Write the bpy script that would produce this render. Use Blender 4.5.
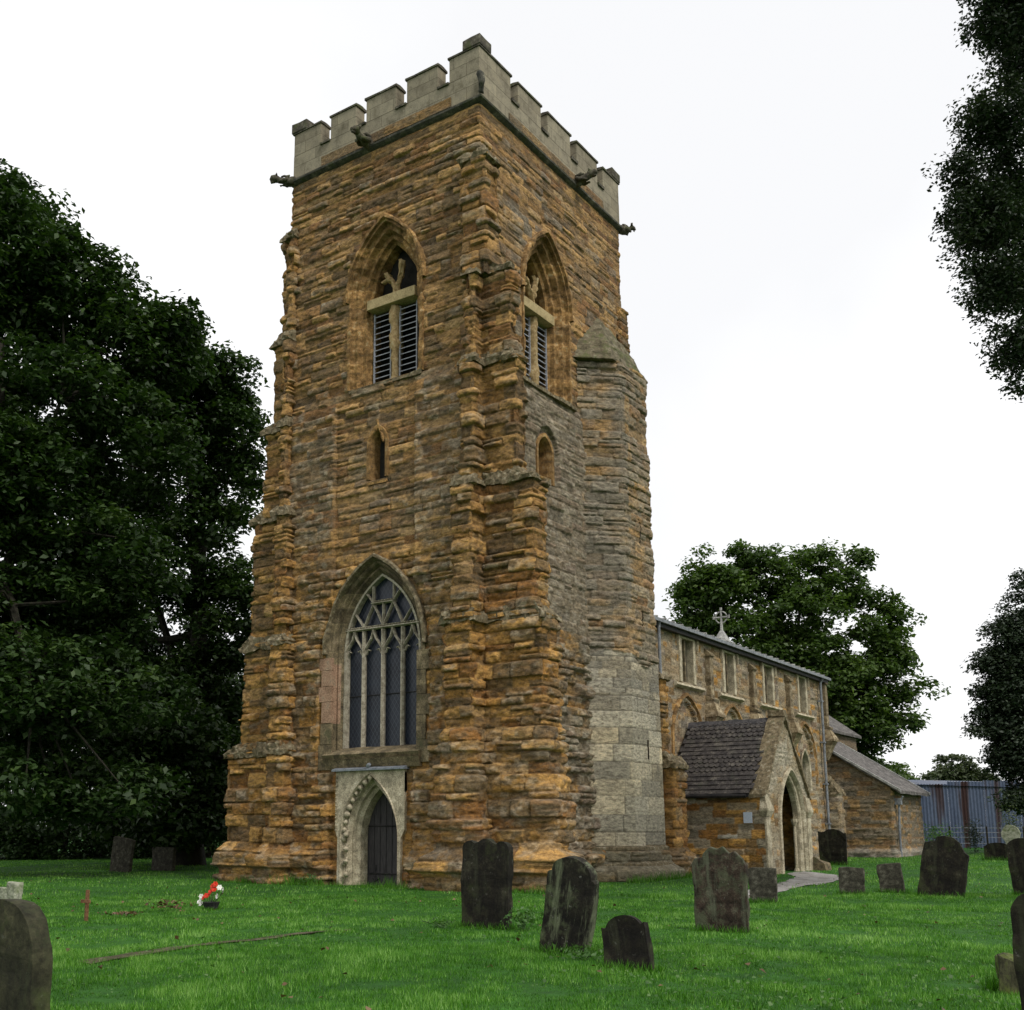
import bpy, bmesh, math, random
import numpy as np
from mathutils import Vector, Matrix
rad = math.radians
for o in list(bpy.data.objects): bpy.data.objects.remove(o)
scene = bpy.context.scene
COL = scene.collection

# ------------------------------------------------------------------ camera
AZ = rad(35.8)
HF = np.array([math.cos(AZ), math.sin(AZ), 0.0]); RT = np.array([math.sin(AZ), -math.cos(AZ), 0.0])
CAM = np.array([-21.614, -14.479, 1.3])
cd = bpy.data.cameras.new("camera"); cam = bpy.data.objects.new("camera", cd); COL.objects.link(cam)
cam.location = CAM; cam.rotation_euler = (rad(90) + math.atan(210 / 1117), 0, AZ - rad(90))
cd.sensor_width = 36; cd.lens = 1117 / 1024 * 36; cd.shift_x = 67 / 1024; cd.shift_y = 117 / 1024
cd.clip_start = 0.1; cd.clip_end = 3000
scene.camera = cam

# ------------------------------------------------------------------ sky and sun (overcast)
SUN_EL, SUN_AZ = rad(50), rad(250)       # sun_az: compass-free math angle of where the sun stands
w = bpy.data.worlds.new("World"); scene.world = w; w.use_nodes = True
nt = w.node_tree; nt.nodes.clear()
wo = nt.nodes.new("ShaderNodeOutputWorld"); bg = nt.nodes.new("ShaderNodeBackground"); bg.inputs[1].default_value = 0.1
sky = nt.nodes.new("ShaderNodeTexSky"); sky.sky_type = 'NISHITA'; sky.sun_disc = False
sky.sun_elevation = SUN_EL; sky.sun_rotation = rad(90) - SUN_AZ
mx = nt.nodes.new("ShaderNodeMix"); mx.data_type = 'RGBA'; mx.inputs[0].default_value = 0.94
mx.inputs[7].default_value = (11.4, 11.4, 11.5, 1)      # the white cloud layer
cn = nt.nodes.new('ShaderNodeTexNoise'); cn.inputs['Scale'].default_value = 1.7; cn.inputs['Detail'].default_value = 5; ct = nt.nodes.new('ShaderNodeTexCoord'); nt.links.new(ct.outputs['Generated'], cn.inputs['Vector'])
cr0 = nt.nodes.new('ShaderNodeValToRGB'); cr0.color_ramp.elements[0].position = .38; cr0.color_ramp.elements[0].color = (.862,.866,.875,1); cr0.color_ramp.elements[1].position = .62
nt.links.new(cn.outputs[0], cr0.inputs[0]); cm = nt.nodes.new('ShaderNodeMix'); cm.data_type = 'RGBA'; cm.blend_type = 'MULTIPLY'; cm.inputs[0].default_value = 1; cm.inputs[6].default_value = (11.7,11.7,11.75,1); nt.links.new(cr0.outputs[0], cm.inputs[7]); nt.links.new(cm.outputs[2], mx.inputs[7])
nt.links.new(sky.outputs[0], mx.inputs[6]); nt.links.new(mx.outputs[2], bg.inputs[0]); nt.links.new(bg.outputs[0], wo.inputs[0])
sl = bpy.data.lights.new("sun", 'SUN'); sl.energy = 2.1; sl.angle = rad(12); sl.color = (1, .96, .9)
so = bpy.data.objects.new("sun", sl); COL.objects.link(so)
so.rotation_euler = (rad(90) - SUN_EL, 0, SUN_AZ + rad(90))
scene.view_settings.view_transform = 'Standard'; scene.view_settings.look = 'None'
scene.view_settings.exposure = 0.0; scene.view_settings.gamma = 1
scene.render.resolution_x = 1024; scene.render.resolution_y = 1010

# ------------------------------------------------------------------ helpers
rng = np.random.default_rng(7)
_T = np.random.default_rng(99).random((256, 256))
def vn(x, y, s=0):
    x = np.asarray(x, float) + s * 37.13; y = np.asarray(y, float) + s * 17.71
    xi = np.floor(x).astype(int); yi = np.floor(y).astype(int)
    fx = x - xi; fy = y - yi; fx = fx * fx * (3 - 2 * fx); fy = fy * fy * (3 - 2 * fy)
    a = _T[xi % 256, yi % 256]; b = _T[(xi + 1) % 256, yi % 256]; c = _T[xi % 256, (yi + 1) % 256]; d = _T[(xi + 1) % 256, (yi + 1) % 256]
    return (a * (1 - fx) + b * fx) * (1 - fy) + (c * (1 - fx) + d * fx) * fy - .5
def fbm(x, y, s=0, o=4):
    r = 0; a = 1
    for k in range(o):
        r = r + a * vn(x * 2 ** k, y * 2 ** k, s + k * 3.3); a *= .5
    return r
def sst(a, b, x):
    t = np.clip((x - a) / (b - a), 0, 1); return t * t * (3 - 2 * t)
def gz(x, y=0):
    return 0.0115 * np.maximum(0, np.asarray(x, float) - 2)

def tag(o, label=None, cat=None, group=None, kind=None):
    if label: o['label'] = label
    if cat: o['category'] = cat
    if group: o['group'] = group
    if kind: o['kind'] = kind
    return o
def empty(name, loc, rz=0):
    o = bpy.data.objects.new(name, None); COL.objects.link(o); o.location = loc; o.rotation_euler = (0, 0, rz); o.empty_display_size = .3
    return o
def np_mesh(name, V, F, mat, parent=None, smooth=False, col=None):
    """V (n,3), F (m,k) uniform face size"""
    V = np.ascontiguousarray(V, dtype=np.float32); F = np.ascontiguousarray(F, dtype=np.int32); k = F.shape[1]
    me = bpy.data.meshes.new(name)
    me.vertices.add(len(V)); me.vertices.foreach_set("co", V.ravel())
    me.loops.add(F.size); me.loops.foreach_set("vertex_index", F.ravel())
    me.polygons.add(len(F)); me.polygons.foreach_set("loop_start", np.arange(0, F.size, k, dtype=np.int32))
    me.polygons.foreach_set("loop_total", np.full(len(F), k, dtype=np.int32))
    if smooth: me.polygons.foreach_set("use_smooth", np.ones(len(F), dtype=bool))
    if col is not None:
        a = me.attributes.new("col", 'FLOAT_COLOR', 'POINT')
        c = np.ones((len(V), 4), dtype=np.float32); c[:, :3] = col; a.data.foreach_set("color", c.ravel())
    me.update(calc_edges=True); me.validate()
    me.materials.append(mat)
    o = bpy.data.objects.new(name, me); COL.objects.link(o)
    if parent: o.parent = parent
    return o

class MB:
    def __init__(s): s.v = []; s.f = []
    def add(s, vs, fs):
        n = len(s.v); s.v += [tuple(map(float, v)) for v in vs]; s.f += [tuple(i + n for i in f) for f in fs]; return s
    def box(s, a, b):
        x0, y0, z0 = a; x1, y1, z1 = b
        return s.add([(x0,y0,z0),(x1,y0,z0),(x1,y1,z0),(x0,y1,z0),(x0,y0,z1),(x1,y0,z1),(x1,y1,z1),(x0,y1,z1)],
                     [(0,3,2,1),(4,5,6,7),(0,1,5,4),(1,2,6,5),(2,3,7,6),(3,0,4,7)])
    def loft(s, rings, cap=True):
        n = len(rings[0]); m = len(rings); vs = [v for r in rings for v in r]; fs = []
        for i in range(m - 1):
            for j in range(n):
                k = (j + 1) % n; fs.append((i*n+j, i*n+k, (i+1)*n+k, (i+1)*n+j))
        if cap: fs.append(tuple(reversed(range(n)))); fs.append(tuple((m-1)*n + j for j in range(n)))
        return s.add(vs, fs)
    def strip(s, rings):
        """open sweep: rings of equal length, no wrap"""
        n = len(rings[0]); vs = [v for r in rings for v in r]; fs = []
        for i in range(len(rings) - 1):
            for j in range(n - 1): fs.append((i*n+j, i*n+j+1, (i+1)*n+j+1, (i+1)*n+j))
        return s.add(vs, fs)
    def tube(s, pts, rs, n=8, cap=True, squash=1.0):
        pts = [Vector(p) for p in pts]
        if not hasattr(rs, '__len__'): rs = [rs] * len(pts)
        rings = []
        for i, p in enumerate(pts):
            d = (pts[min(i+1, len(pts)-1)] - pts[max(i-1, 0)]).normalized()
            a = Vector((0,0,1)) if abs(d.z) < .9 else Vector((1,0,0))
            u = d.cross(a).normalized(); v = d.cross(u).normalized()
            rings.append([p + (u*math.cos(t) + v*math.sin(t)*squash) * rs[i] for t in [2*math.pi*k/n for k in range(n)]])
        return s.loft(rings, cap)
    def build(s, name, mat, parent=None, smooth=False, bevel=0, rough=0, cuts=0, seed=0, fs=3.0):
        me = bpy.data.meshes.new(name); me.from_pydata(s.v, [], s.f)
        bm = bmesh.new(); bm.from_mesh(me)
        bmesh.ops.remove_doubles(bm, verts=bm.verts, dist=1e-5)
        bmesh.ops.recalc_face_normals(bm, faces=bm.faces)
        if cuts:
            for _ in range(8):
                es = [e for e in bm.edges if e.calc_length() > cuts * 1.5]
                if not es: break
                bmesh.ops.subdivide_edges(bm, edges=es, cuts=1, use_grid_fill=True)
            bmesh.ops.triangulate(bm, faces=[f for f in bm.faces if len(f.verts) > 4])
        if rough:
            bm.normal_update()
            N = {v: v.normal.copy() for v in bm.verts}
            for v in bm.verts:
                c = v.co
                h = float(fbm((c.x + c.y*.7) * fs, c.z * fs + c.y * 1.3, seed, 4))
                h2 = float(fbm((c.y - c.x*.6) * fs + 9, c.z * fs - c.x, seed + 5, 3))
                v.co = c + N[v] * rough * (h + h2)
        if smooth:
            for f in bm.faces: f.smooth = True
        bm.to_mesh(me); bm.free(); me.update()
        me.materials.append(mat)
        o = bpy.data.objects.new(name, me); COL.objects.link(o)
        if parent: o.parent = parent
        if bevel:
            m = o.modifiers.new("b", 'BEVEL'); m.width = bevel; m.segments = 2; m.limit_method = 'ANGLE'; m.angle_limit = rad(40)
        return o

# ------------------------------------------------------------------ materials
def newmat(name, rough=.9):
    m = bpy.data.materials.new(name); m.use_nodes = True; t = m.node_tree
    b = t.nodes["Principled BSDF"]; b.inputs["Roughness"].default_value = rough; b.inputs["Specular IOR Level"].default_value = .25
    return m, t, b
def nd(t, kind, **kw):
    n = t.nodes.new(kind)
    for k, v in kw.items(): setattr(n, k, v)
    return n
def noise(t, vec, scale, detail=6, rough=.6):
    n = nd(t, "ShaderNodeTexNoise"); n.inputs["Scale"].default_value = scale; n.inputs["Detail"].default_value = detail; n.inputs["Roughness"].default_value = rough
    if vec is not None: t.links.new(vec, n.inputs["Vector"])
    return n
def ramp(t, src, stops):
    r = nd(t, "ShaderNodeValToRGB"); e = r.color_ramp.elements
    while len(e) < len(stops): e.new(.5)
    for i, (p, c) in enumerate(stops):
        e[i].position = p; e[i].color = (*c, 1) if len(c) == 3 else c
    t.links.new(src, r.inputs[0]); return r
def mix(t, a, b, fac, mode='MIX'):
    m = nd(t, "ShaderNodeMix"); m.data_type = 'RGBA'; m.blend_type = mode
    for s, i in ((a, 6), (b, 7), (fac, 0)):
        if isinstance(s, (int, float)): m.inputs[i].default_value = s
        elif isinstance(s, tuple): m.inputs[i].default_value = (*s, 1)
        else: t.links.new(s, m.inputs[i])
    return m.outputs[2]
def bump(t, b, h, strength, dist=.02, prev=None):
    n = nd(t, "ShaderNodeBump"); n.inputs["Strength"].default_value = strength; n.inputs["Distance"].default_value = dist
    t.links.new(h, n.inputs["Height"])
    if prev is not None: t.links.new(prev.outputs[0], n.inputs["Normal"])
    t.links.new(n.outputs[0], b.inputs["Normal"]); return n

def mat_masonry(name):
    m, t, b = newmat(name, .92)
    at = nd(t, "ShaderNodeAttribute"); at.attribute_name = "col"
    tc = nd(t, "ShaderNodeTexCoord"); mp = nd(t, "ShaderNodeMapping"); mp.inputs["Scale"].default_value = (1, 1, 2.3); t.links.new(tc.outputs["Object"], mp.inputs[0]); P = mp.outputs[0]
    n1 = noise(t, P, 7, 8, .7); n2 = noise(t, P, 32, 4, .7); n3 = noise(t, P, 2.2, 5, .6)
    c = mix(t, at.outputs["Color"], ramp(t, n1.outputs[0], [(.36, (.5,.47,.44)), (.5, (1,1,1)), (.64, (1.5,1.47,1.4))]).outputs[0], 1.0, 'MULTIPLY')
    c = mix(t, c, ramp(t, n2.outputs[0], [(.3, (.6,.58,.55)), (.55, (1.05,1.05,1.05)), (.75, (1.5,1.5,1.45))]).outputs[0], .8, 'MULTIPLY')
    # pale lichen spots and dark algae blotches, with a shape of their own
    sp = ramp(t, noise(t, P, 16, 5, .75).outputs[0], [(.61, (0,0,0)), (.68, (1,1,1))])
    c = mix(t, c, (.32,.30,.24), nd_mul(t, sp.outputs[0], .45))
    dk = ramp(t, n3.outputs[0], [(.56, (0,0,0)), (.7, (1,1,1))])
    c = mix(t, c, (.075,.07,.05), nd_mul(t, dk.outputs[0], .35))
    fs = ramp(t, noise(t, tc.outputs['Object'], 42, 3, .8).outputs[0], [(.60, (0,0,0)), (.66, (1,1,1))])
    c = mix(t, c, (.42,.40,.33), nd_mul(t, fs.outputs[0], .42))
    t.links.new(c, b.inputs["Base Color"])
    p = bump(t, b, n1.outputs[0], .7, .06); bump(t, b, n2.outputs[0], .6, .02, p)
    return m
def nd_mul(t, src, k):
    n = nd(t, "ShaderNodeMath", operation='MULTIPLY'); t.links.new(src, n.inputs[0]); n.inputs[1].default_value = k; return n.outputs[0]
def mat_stone(name, c1, c2, c3=None, moss=None, mossamt=.3, scale=6, bmp=.4, rough=.9, lich=.25, blocks=0):
    m, t, b = newmat(name, rough); tc = nd(t, "ShaderNodeTexCoord"); P = tc.outputs["Object"]
    n1 = noise(t, P, scale, 8, .65); n2 = noise(t, P, scale * 7, 5, .7)
    st = [(.38, c1), (.55, c2)] + ([(.66, c3)] if c3 else [])
    c = ramp(t, n1.outputs[0], st).outputs[0]
    c = mix(t, c, ramp(t, n2.outputs[0], [(.35, (.5,.5,.48)), (.65, (1.5,1.48,1.42))]).outputs[0], .9, 'MULTIPLY')
    if blocks:
        sx = nd(t, 'ShaderNodeSeparateXYZ'); t.links.new(P, sx.inputs[0]); mz = nd(t, 'ShaderNodeMath', operation='MULTIPLY'); t.links.new(sx.outputs[2], mz.inputs[0]); mz.inputs[1].default_value = blocks
        fl = nd(t, 'ShaderNodeMath', operation='FLOOR'); t.links.new(mz.outputs[0], fl.inputs[0]); wn = nd(t, 'ShaderNodeTexWhiteNoise', noise_dimensions='1D'); t.links.new(fl.outputs[0], wn.inputs['W'])
        c = mix(t, c, ramp(t, wn.outputs[0], [(0, (.62,.6,.58)), (1, (1.25,1.22,1.15))]).outputs[0], 1.0, 'MULTIPLY')
        fr = nd(t, 'ShaderNodeMath', operation='FRACT'); t.links.new(mz.outputs[0], fr.inputs[0])
        c = mix(t, c, (.09,.075,.05), nd_mul(t, ramp(t, fr.outputs[0], [(0, (1,1,1)), (.05, (0,0,0))]).outputs[0], .7))
    if moss:
        n3 = noise(t, P, scale * .45, 6, .7)
        c = mix(t, c, moss, nd_mul(t, ramp(t, n3.outputs[0], [(.58 - mossamt*.22, (0,0,0)), (.68 - mossamt*.2, (1,1,1))]).outputs[0], .8))
    if lich:
        n4 = noise(t, P, scale * 3, 4, .8)
        c = mix(t, c, (.36,.36,.31), nd_mul(t, ramp(t, n4.outputs[0], [(.63, (0,0,0)), (.68, (1,1,1))]).outputs[0], lich))
    t.links.new(c, b.inputs["Base Color"])
    p = bump(t, b, n1.outputs[0], bmp, .03); bump(t, b, n2.outputs[0], bmp, .008, p)
    return m
def mat_ashlar(name, cs, bw=.75, bh=.34):
    m, t, b = newmat(name, .9); tc = nd(t, "ShaderNodeTexCoord"); P = tc.outputs["Object"]
    sx = nd(t, "ShaderNodeSeparateXYZ"); t.links.new(P, sx.inputs[0]); ad = nd(t, "ShaderNodeMath", operation='ADD')
    t.links.new(sx.outputs[0], ad.inputs[0]); t.links.new(sx.outputs[1], ad.inputs[1])
    cx = nd(t, "ShaderNodeCombineXYZ"); t.links.new(ad.outputs[0], cx.inputs[0]); t.links.new(sx.outputs[2], cx.inputs[1])
    br = nd(t, "ShaderNodeTexBrick"); br.inputs["Scale"].default_value = 1; br.inputs["Brick Width"].default_value = bw; br.inputs["Row Height"].default_value = bh
    br.inputs["Mortar Size"].default_value = .006; br.inputs["Color1"].default_value = (*cs[0], 1); br.inputs["Color2"].default_value = (*cs[1], 1); br.inputs["Mortar"].default_value = (*cs[2], 1)
    t.links.new(cx.outputs[0], br.inputs["Vector"])
    n1 = noise(t, P, 2.2, 8, .75); n2 = noise(t, P, 30, 4, .7)
    c = mix(t, br.outputs[0], ramp(t, n1.outputs[0], [(.34, (.55,.54,.5)), (.5, (1,1,1)), (.7, (1.3,1.28,1.2))]).outputs[0], 1.0, 'MULTIPLY')
    c = mix(t, c, ramp(t, n2.outputs[0], [(.3, (.7,.7,.7)), (.7, (1.25,1.25,1.2))]).outputs[0], .8, 'MULTIPLY')
    t.links.new(c, b.inputs["Base Color"])
    p = bump(t, b, br.outputs["Fac"], -.4, .02); bump(t, b, n2.outputs[0], .3, .01, p)
    return m
def mat_leaf(name, dark, mid, light, tr=.25):
    m = bpy.data.materials.new(name); m.use_nodes = True; t = m.node_tree; t.nodes.clear()
    o = nd(t, "ShaderNodeOutputMaterial"); at = nd(t, "ShaderNodeAttribute"); at.attribute_name = "col"
    r = ramp(t, at.outputs["Fac"], [(0, dark), (.5, mid), (1, light)])
    d = nd(t, "ShaderNodeBsdfPrincipled"); d.inputs["Roughness"].default_value = .5; d.inputs["Specular IOR Level"].default_value = .3
    tl = nd(t, "ShaderNodeBsdfTranslucent"); ms = nd(t, "ShaderNodeMixShader"); ms.inputs[0].default_value = tr
    t.links.new(r.outputs[0], d.inputs["Base Color"])
    t.links.new(mix(t, r.outputs[0], (1.3,1.5,.6), 1.0, 'MULTIPLY'), tl.inputs[0])
    t.links.new(d.outputs[0], ms.inputs[1]); t.links.new(tl.outputs[0], ms.inputs[2]); t.links.new(ms.outputs[0], o.inputs[0])
    return m

M = {}
M['masonry'] = mat_masonry('weathered_ironstone')
M['cap'] = mat_stone('weathered_ledge_stone', (.08,.065,.04), (.19,.15,.09), (.31,.28,.21), moss=(.12,.11,.06), mossamt=.1, lich=.5, scale=9)
M['string'] = mat_stone('string_course_stone', (.045,.045,.04), (.09,.085,.07), (.16,.15,.12), moss=(.05,.06,.025), mossamt=.3, lich=.2)
M['coping'] = mat_stone('dark_coping_stone', (.04,.036,.028), (.09,.08,.06), (.17,.16,.125), moss=(.07,.08,.03), mossamt=.25, lich=.2)
M['parapet'] = mat_ashlar('parapet_ashlar', ((.28,.245,.18), (.2,.172,.125), (.09,.075,.05)), .82, .36)
M['frame_grey'] = mat_stone('grey_window_stone', (.08,.066,.044), (.18,.145,.09), (.27,.22,.15), moss=(.07,.07,.035), mossamt=.1, scale=4, lich=.2, blocks=2.7)
M['frame_ochre'] = mat_stone('ochre_window_stone', (.14,.085,.035), (.32,.19,.075), (.4,.3,.17), scale=7, lich=.3, blocks=3.7)
M['tracery'] = mat_stone('pale_tracery_stone', (.22,.195,.15), (.4,.36,.285), (.46,.43,.35), scale=9, lich=.1)
M['tracery_old'] = mat_stone('eroded_tracery_stone', (.22,.15,.07), (.36,.26,.13), (.4,.34,.22), scale=12, lich=.2)
M['door_stone'] = mat_stone('pale_door_stone', (.24,.21,.15), (.44,.385,.28), (.54,.49,.38), scale=4.5, lich=.3)
M['transom'] = mat_stone('sandy_transom_stone', (.3,.23,.12), (.42,.33,.18), scale=5, lich=.1)
M['nave_stone'] = mat_stone('nave_dressed_stone', (.13,.10,.06), (.29,.235,.155), (.4,.35,.26), scale=6, lich=.3, blocks=3.3)
M['pink'] = mat_stone('pink_patch_stone', (.24,.15,.10), (.34,.22,.15), (.27,.21,.15), scale=4, lich=.05)
M['lead'] = mat_stone('lead', (.11,.125,.15), (.2,.22,.25), scale=5, lich=.05, rough=.5, bmp=.15)
M['roof_lead'] = mat_stone('pale_roof_lead', (.19,.19,.19), (.33,.33,.32), (.4,.4,.38), moss=(.14,.14,.08), mossamt=.1, scale=3, lich=.2, rough=.7, bmp=.2)
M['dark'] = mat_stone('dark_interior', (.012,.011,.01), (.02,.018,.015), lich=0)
M['louvre'] = mat_stone('grey_louvre_slats', (.2,.21,.24), (.32,.33,.37), scale=8, lich=0, rough=.6, bmp=.1)
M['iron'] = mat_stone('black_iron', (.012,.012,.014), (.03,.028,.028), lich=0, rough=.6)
M['pipe'] = mat_stone('grey_painted_pipe', (.13,.14,.16), (.22,.235,.26), lich=0, rough=.55, bmp=.1)
M['grave_dark'] = mat_stone('dark_gravestone', (.005,.004,.003), (.013,.011,.007), (.038,.035,.022), moss=(.03,.038,.012), mossamt=.35, scale=4, lich=.2, bmp=.6)
M['grave_arch'] = mat_stone('streaky_gravestone', (.007,.006,.005), (.018,.016,.011), (.06,.063,.037), moss=(.10,.125,.06), mossamt=.4, scale=3.6, lich=.35, bmp=.6)
M['grave_green'] = mat_stone('algae_gravestone', (.018,.018,.01), (.04,.039,.021), (.085,.08,.045), moss=(.05,.065,.018), mossamt=.35, scale=3, lich=.12, bmp=.5)
M['grave_mottled'] = mat_stone('mottled_gravestone', (.014,.010,.007), (.045,.03,.022), (.10,.09,.065), moss=(.07,.08,.045), mossamt=.5, scale=7, lich=.4, bmp=.7)
for k_, col_ in (('grave_arch', (.15,.17,.10)), ('grave_dark', (.03,.032,.018)), ('grave_mottled', (.09,.10,.065)), ('grave_green', (.035,.042,.018))):
    t_ = M[k_].node_tree; b_ = t_.nodes["Principled BSDF"]; src_ = b_.inputs["Base Color"].links[0].from_socket; tc_ = nd(t_, "ShaderNodeTexCoord"); mp_ = nd(t_, "ShaderNodeMapping"); mp_.inputs["Scale"].default_value = (3, 7, .9)
    t_.links.new(tc_.outputs["Object"], mp_.inputs[0]); n_ = noise(t_, mp_.outputs[0], 1.6, 8, .75)
    t_.links.new(mix(t_, src_, col_, nd_mul(t_, ramp(t_, n_.outputs[0], [(.5, (0,0,0)), (.62, (1,1,1))]).outputs[0], .75)), b_.inputs["Base Color"])
M['grave_grey'] = mat_stone('grey_gravestone', (.025,.023,.017), (.06,.056,.042), (.12,.115,.09), scale=9, lich=.2, bmp=.5)
M['grave_pale'] = mat_stone('pale_gravestone', (.17,.18,.13), (.3,.31,.24), (.36,.36,.3), moss=(.12,.15,.06), mossamt=.3, scale=7, lich=.3)
M['bark'] = mat_stone('tree_bark', (.012,.011,.008), (.03,.027,.02), scale=8, moss=(.03,.04,.015), mossamt=.2, lich=.05, bmp=.8)
M['path'] = mat_stone('wet_path_stone', (.16,.15,.14), (.27,.26,.25), (.33,.33,.32), scale=3, lich=.1, rough=.6)
M['dirt'] = mat_stone('worn_dirt', (.035,.033,.014), (.075,.065,.035), (.14,.13,.09), scale=6, lich=.1)
M['tile'] = mat_stone('dark_purple_roof_tiles', (.027,.024,.024), (.062,.055,.052), (.13,.118,.10), scale=5, moss=(.06,.06,.045), mossamt=.08, lich=.25, rough=.7)
M['wood'] = mat_stone('old_cross_wood', (.1,.05,.025), (.2,.1,.05), scale=20, lich=0)
M['red_petal'] = mat_stone('red_petals', (.55,.03,.015), (.75,.06,.03), scale=30, lich=0, rough=.6, bmp=.1)
M['white_petal'] = mat_stone('white_petals', (.7,.7,.66), (.85,.85,.82), scale=30, lich=0, rough=.6, bmp=.1)
M['dead_leaf'] = mat_leaf('dead_leaves', (.045,.025,.012), (.10,.055,.025), (.2,.13,.07), .1)
M['notice'] = mat_stone('pale_blue_notice', (.36,.42,.52), (.44,.5,.6), scale=30, lich=0, rough=.4, bmp=0)
def mat_glass():
    m, t, b = newmat('leaded_glass', .3); b.inputs["Specular IOR Level"].default_value = .3
    tc = nd(t, "ShaderNodeTexCoord"); P = tc.outputs["Object"]; sx = nd(t, "ShaderNodeSeparateXYZ"); t.links.new(P, sx.inputs[0])
    ad = nd(t, "ShaderNodeMath", operation='ADD'); t.links.new(sx.outputs[0], ad.inputs[0]); t.links.new(sx.outputs[1], ad.inputs[1])
    outs = []
    for s in (1, -1):
        a = nd(t, "ShaderNodeMath", operation='MULTIPLY'); a.inputs[1].default_value = 1.55 * s; t.links.new(ad.outputs[0], a.inputs[0])
        c = nd(t, "ShaderNodeMath", operation='ADD'); t.links.new(a.outputs[0], c.inputs[0]); t.links.new(sx.outputs[2], c.inputs[1])
        d = nd(t, "ShaderNodeMath", operation='MULTIPLY'); d.inputs[1].default_value = 5.2; t.links.new(c.outputs[0], d.inputs[0])
        f = nd(t, "ShaderNodeMath", operation='FRACT'); t.links.new(d.outputs[0], f.inputs[0])
        g = nd(t, "ShaderNodeMath", operation='LESS_THAN'); g.inputs[1].default_value = .11; t.links.new(f.outputs[0], g.inputs[0]); outs.append(g.outputs[0])
    mxn = nd(t, "ShaderNodeMath", operation='MAXIMUM'); t.links.new(outs[0], mxn.inputs[0]); t.links.new(outs[1], mxn.inputs[1])
    n = noise(t, P, 1.6, 3, .5)
    base = ramp(t, n.outputs[0], [(.35, (.009,.012,.02)), (.65, (.022,.028,.042))]).outputs[0]
    t.links.new(mix(t, base, (.06,.068,.085), nd_mul(t, mxn.outputs[0], .8)), b.inputs["Base Color"])
    return m
M['glass'] = mat_glass()
def mat_door():
    m, t, b = newmat('weathered_door_boards', .75); tc = nd(t, "ShaderNodeTexCoord"); P = tc.outputs["Object"]
    mp = nd(t, "ShaderNodeMapping"); mp.inputs["Scale"].default_value = (1, 6, .5); t.links.new(P, mp.inputs[0])
    n = noise(t, mp.outputs[0], 8, 8, .7)
    t.links.new(ramp(t, n.outputs[0], [(.35, (.022,.02,.022)), (.6, (.06,.055,.055)), (.8, (.11,.1,.095))]).outputs[0], b.inputs["Base Color"])
    bump(t, b, n.outputs[0], .4, .01); return m
M['door'] = mat_door()
def mat_board():
    m, t, b = newmat('streaky_grey_boards', .85); tc = nd(t, "ShaderNodeTexCoord"); P = tc.outputs["Object"]
    mp = nd(t, "ShaderNodeMapping"); mp.inputs["Scale"].default_value = (5, 1, .35); t.links.new(P, mp.inputs[0])
    n = noise(t, mp.outputs[0], 5, 8, .7)
    t.links.new(ramp(t, n.outputs[0], [(.35, (.03,.028,.026)), (.6, (.11,.10,.085)), (.8, (.2,.18,.15))]).outputs[0], b.inputs["Base Color"])
    return m
M['board'] = mat_board()
def mat_shed():
    m, t, b = newmat('rusty_corrugated_sheet', .55); tc = nd(t, "ShaderNodeTexCoord"); P = tc.outputs["Object"]
    mp = nd(t, "ShaderNodeMapping"); mp.inputs["Scale"].default_value = (1.1, 1.1, .08); t.links.new(P, mp.inputs[0])
    n = noise(t, mp.outputs[0], 1.1, 5, .55); n2 = noise(t, P, 6, 6, .7)
    c = ramp(t, n.outputs[0], [(.38, (.055,.075,.125)), (.57, (.085,.11,.165)), (.61, (.06,.05,.06)), (.66, (.035,.016,.014))]).outputs[0]
    c = mix(t, c, ramp(t, n2.outputs[0], [(.3, (.75,.75,.75)), (.7, (1.2,1.2,1.2))]).outputs[0], 1.0, 'MULTIPLY')
    t.links.new(c, b.inputs["Base Color"]); return m
M['shed'] = mat_shed()
def mat_ground():
    m, t, b = newmat('wet_lawn', .9); tc = nd(t, "ShaderNodeTexCoord"); P = tc.outputs["Object"]
    n1 = noise(t, P, .35, 6, .6); n2 = noise(t, P, 5, 6, .7)
    c = ramp(t, n1.outputs[0], [(.35, (.014,.07,.005)), (.65, (.03,.12,.008))]).outputs[0]
    c = mix(t, c, ramp(t, n2.outputs[0], [(.3, (.55,.6,.5)), (.7, (1.3,1.25,1.2))]).outputs[0], 1.0, 'MULTIPLY')
    t.links.new(c, b.inputs["Base Color"]); bump(t, b, n2.outputs[0], .6, .05); return m
M['lawn'] = mat_ground()
M['blade'] = mat_leaf('grass_blades', (.022,.085,.004), (.068,.215,.009), (.25,.43,.11), .3)
M['leaf_left'] = mat_leaf('dark_broadleaf', (.012,.027,.007), (.028,.058,.013), (.075,.12,.027), .22)
M['leaf_mid'] = mat_leaf('green_broadleaf', (.026,.052,.012), (.06,.105,.022), (.15,.21,.06), .3)
M['leaf_oak'] = mat_leaf('blackish_evergreen', (.012,.021,.011), (.028,.044,.022), (.075,.095,.055), .12)
M['leaf_yew'] = mat_leaf('yew_needles', (.014,.025,.013), (.032,.05,.026), (.08,.10,.062), .12)
M['leaf_far'] = mat_leaf('far_olive_leaves', (.035,.05,.025), (.07,.09,.045), (.12,.14,.08), .25)
M['weed'] = mat_leaf('weed_leaves', (.03,.08,.015), (.06,.14,.03), (.12,.2,.07), .3)

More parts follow.
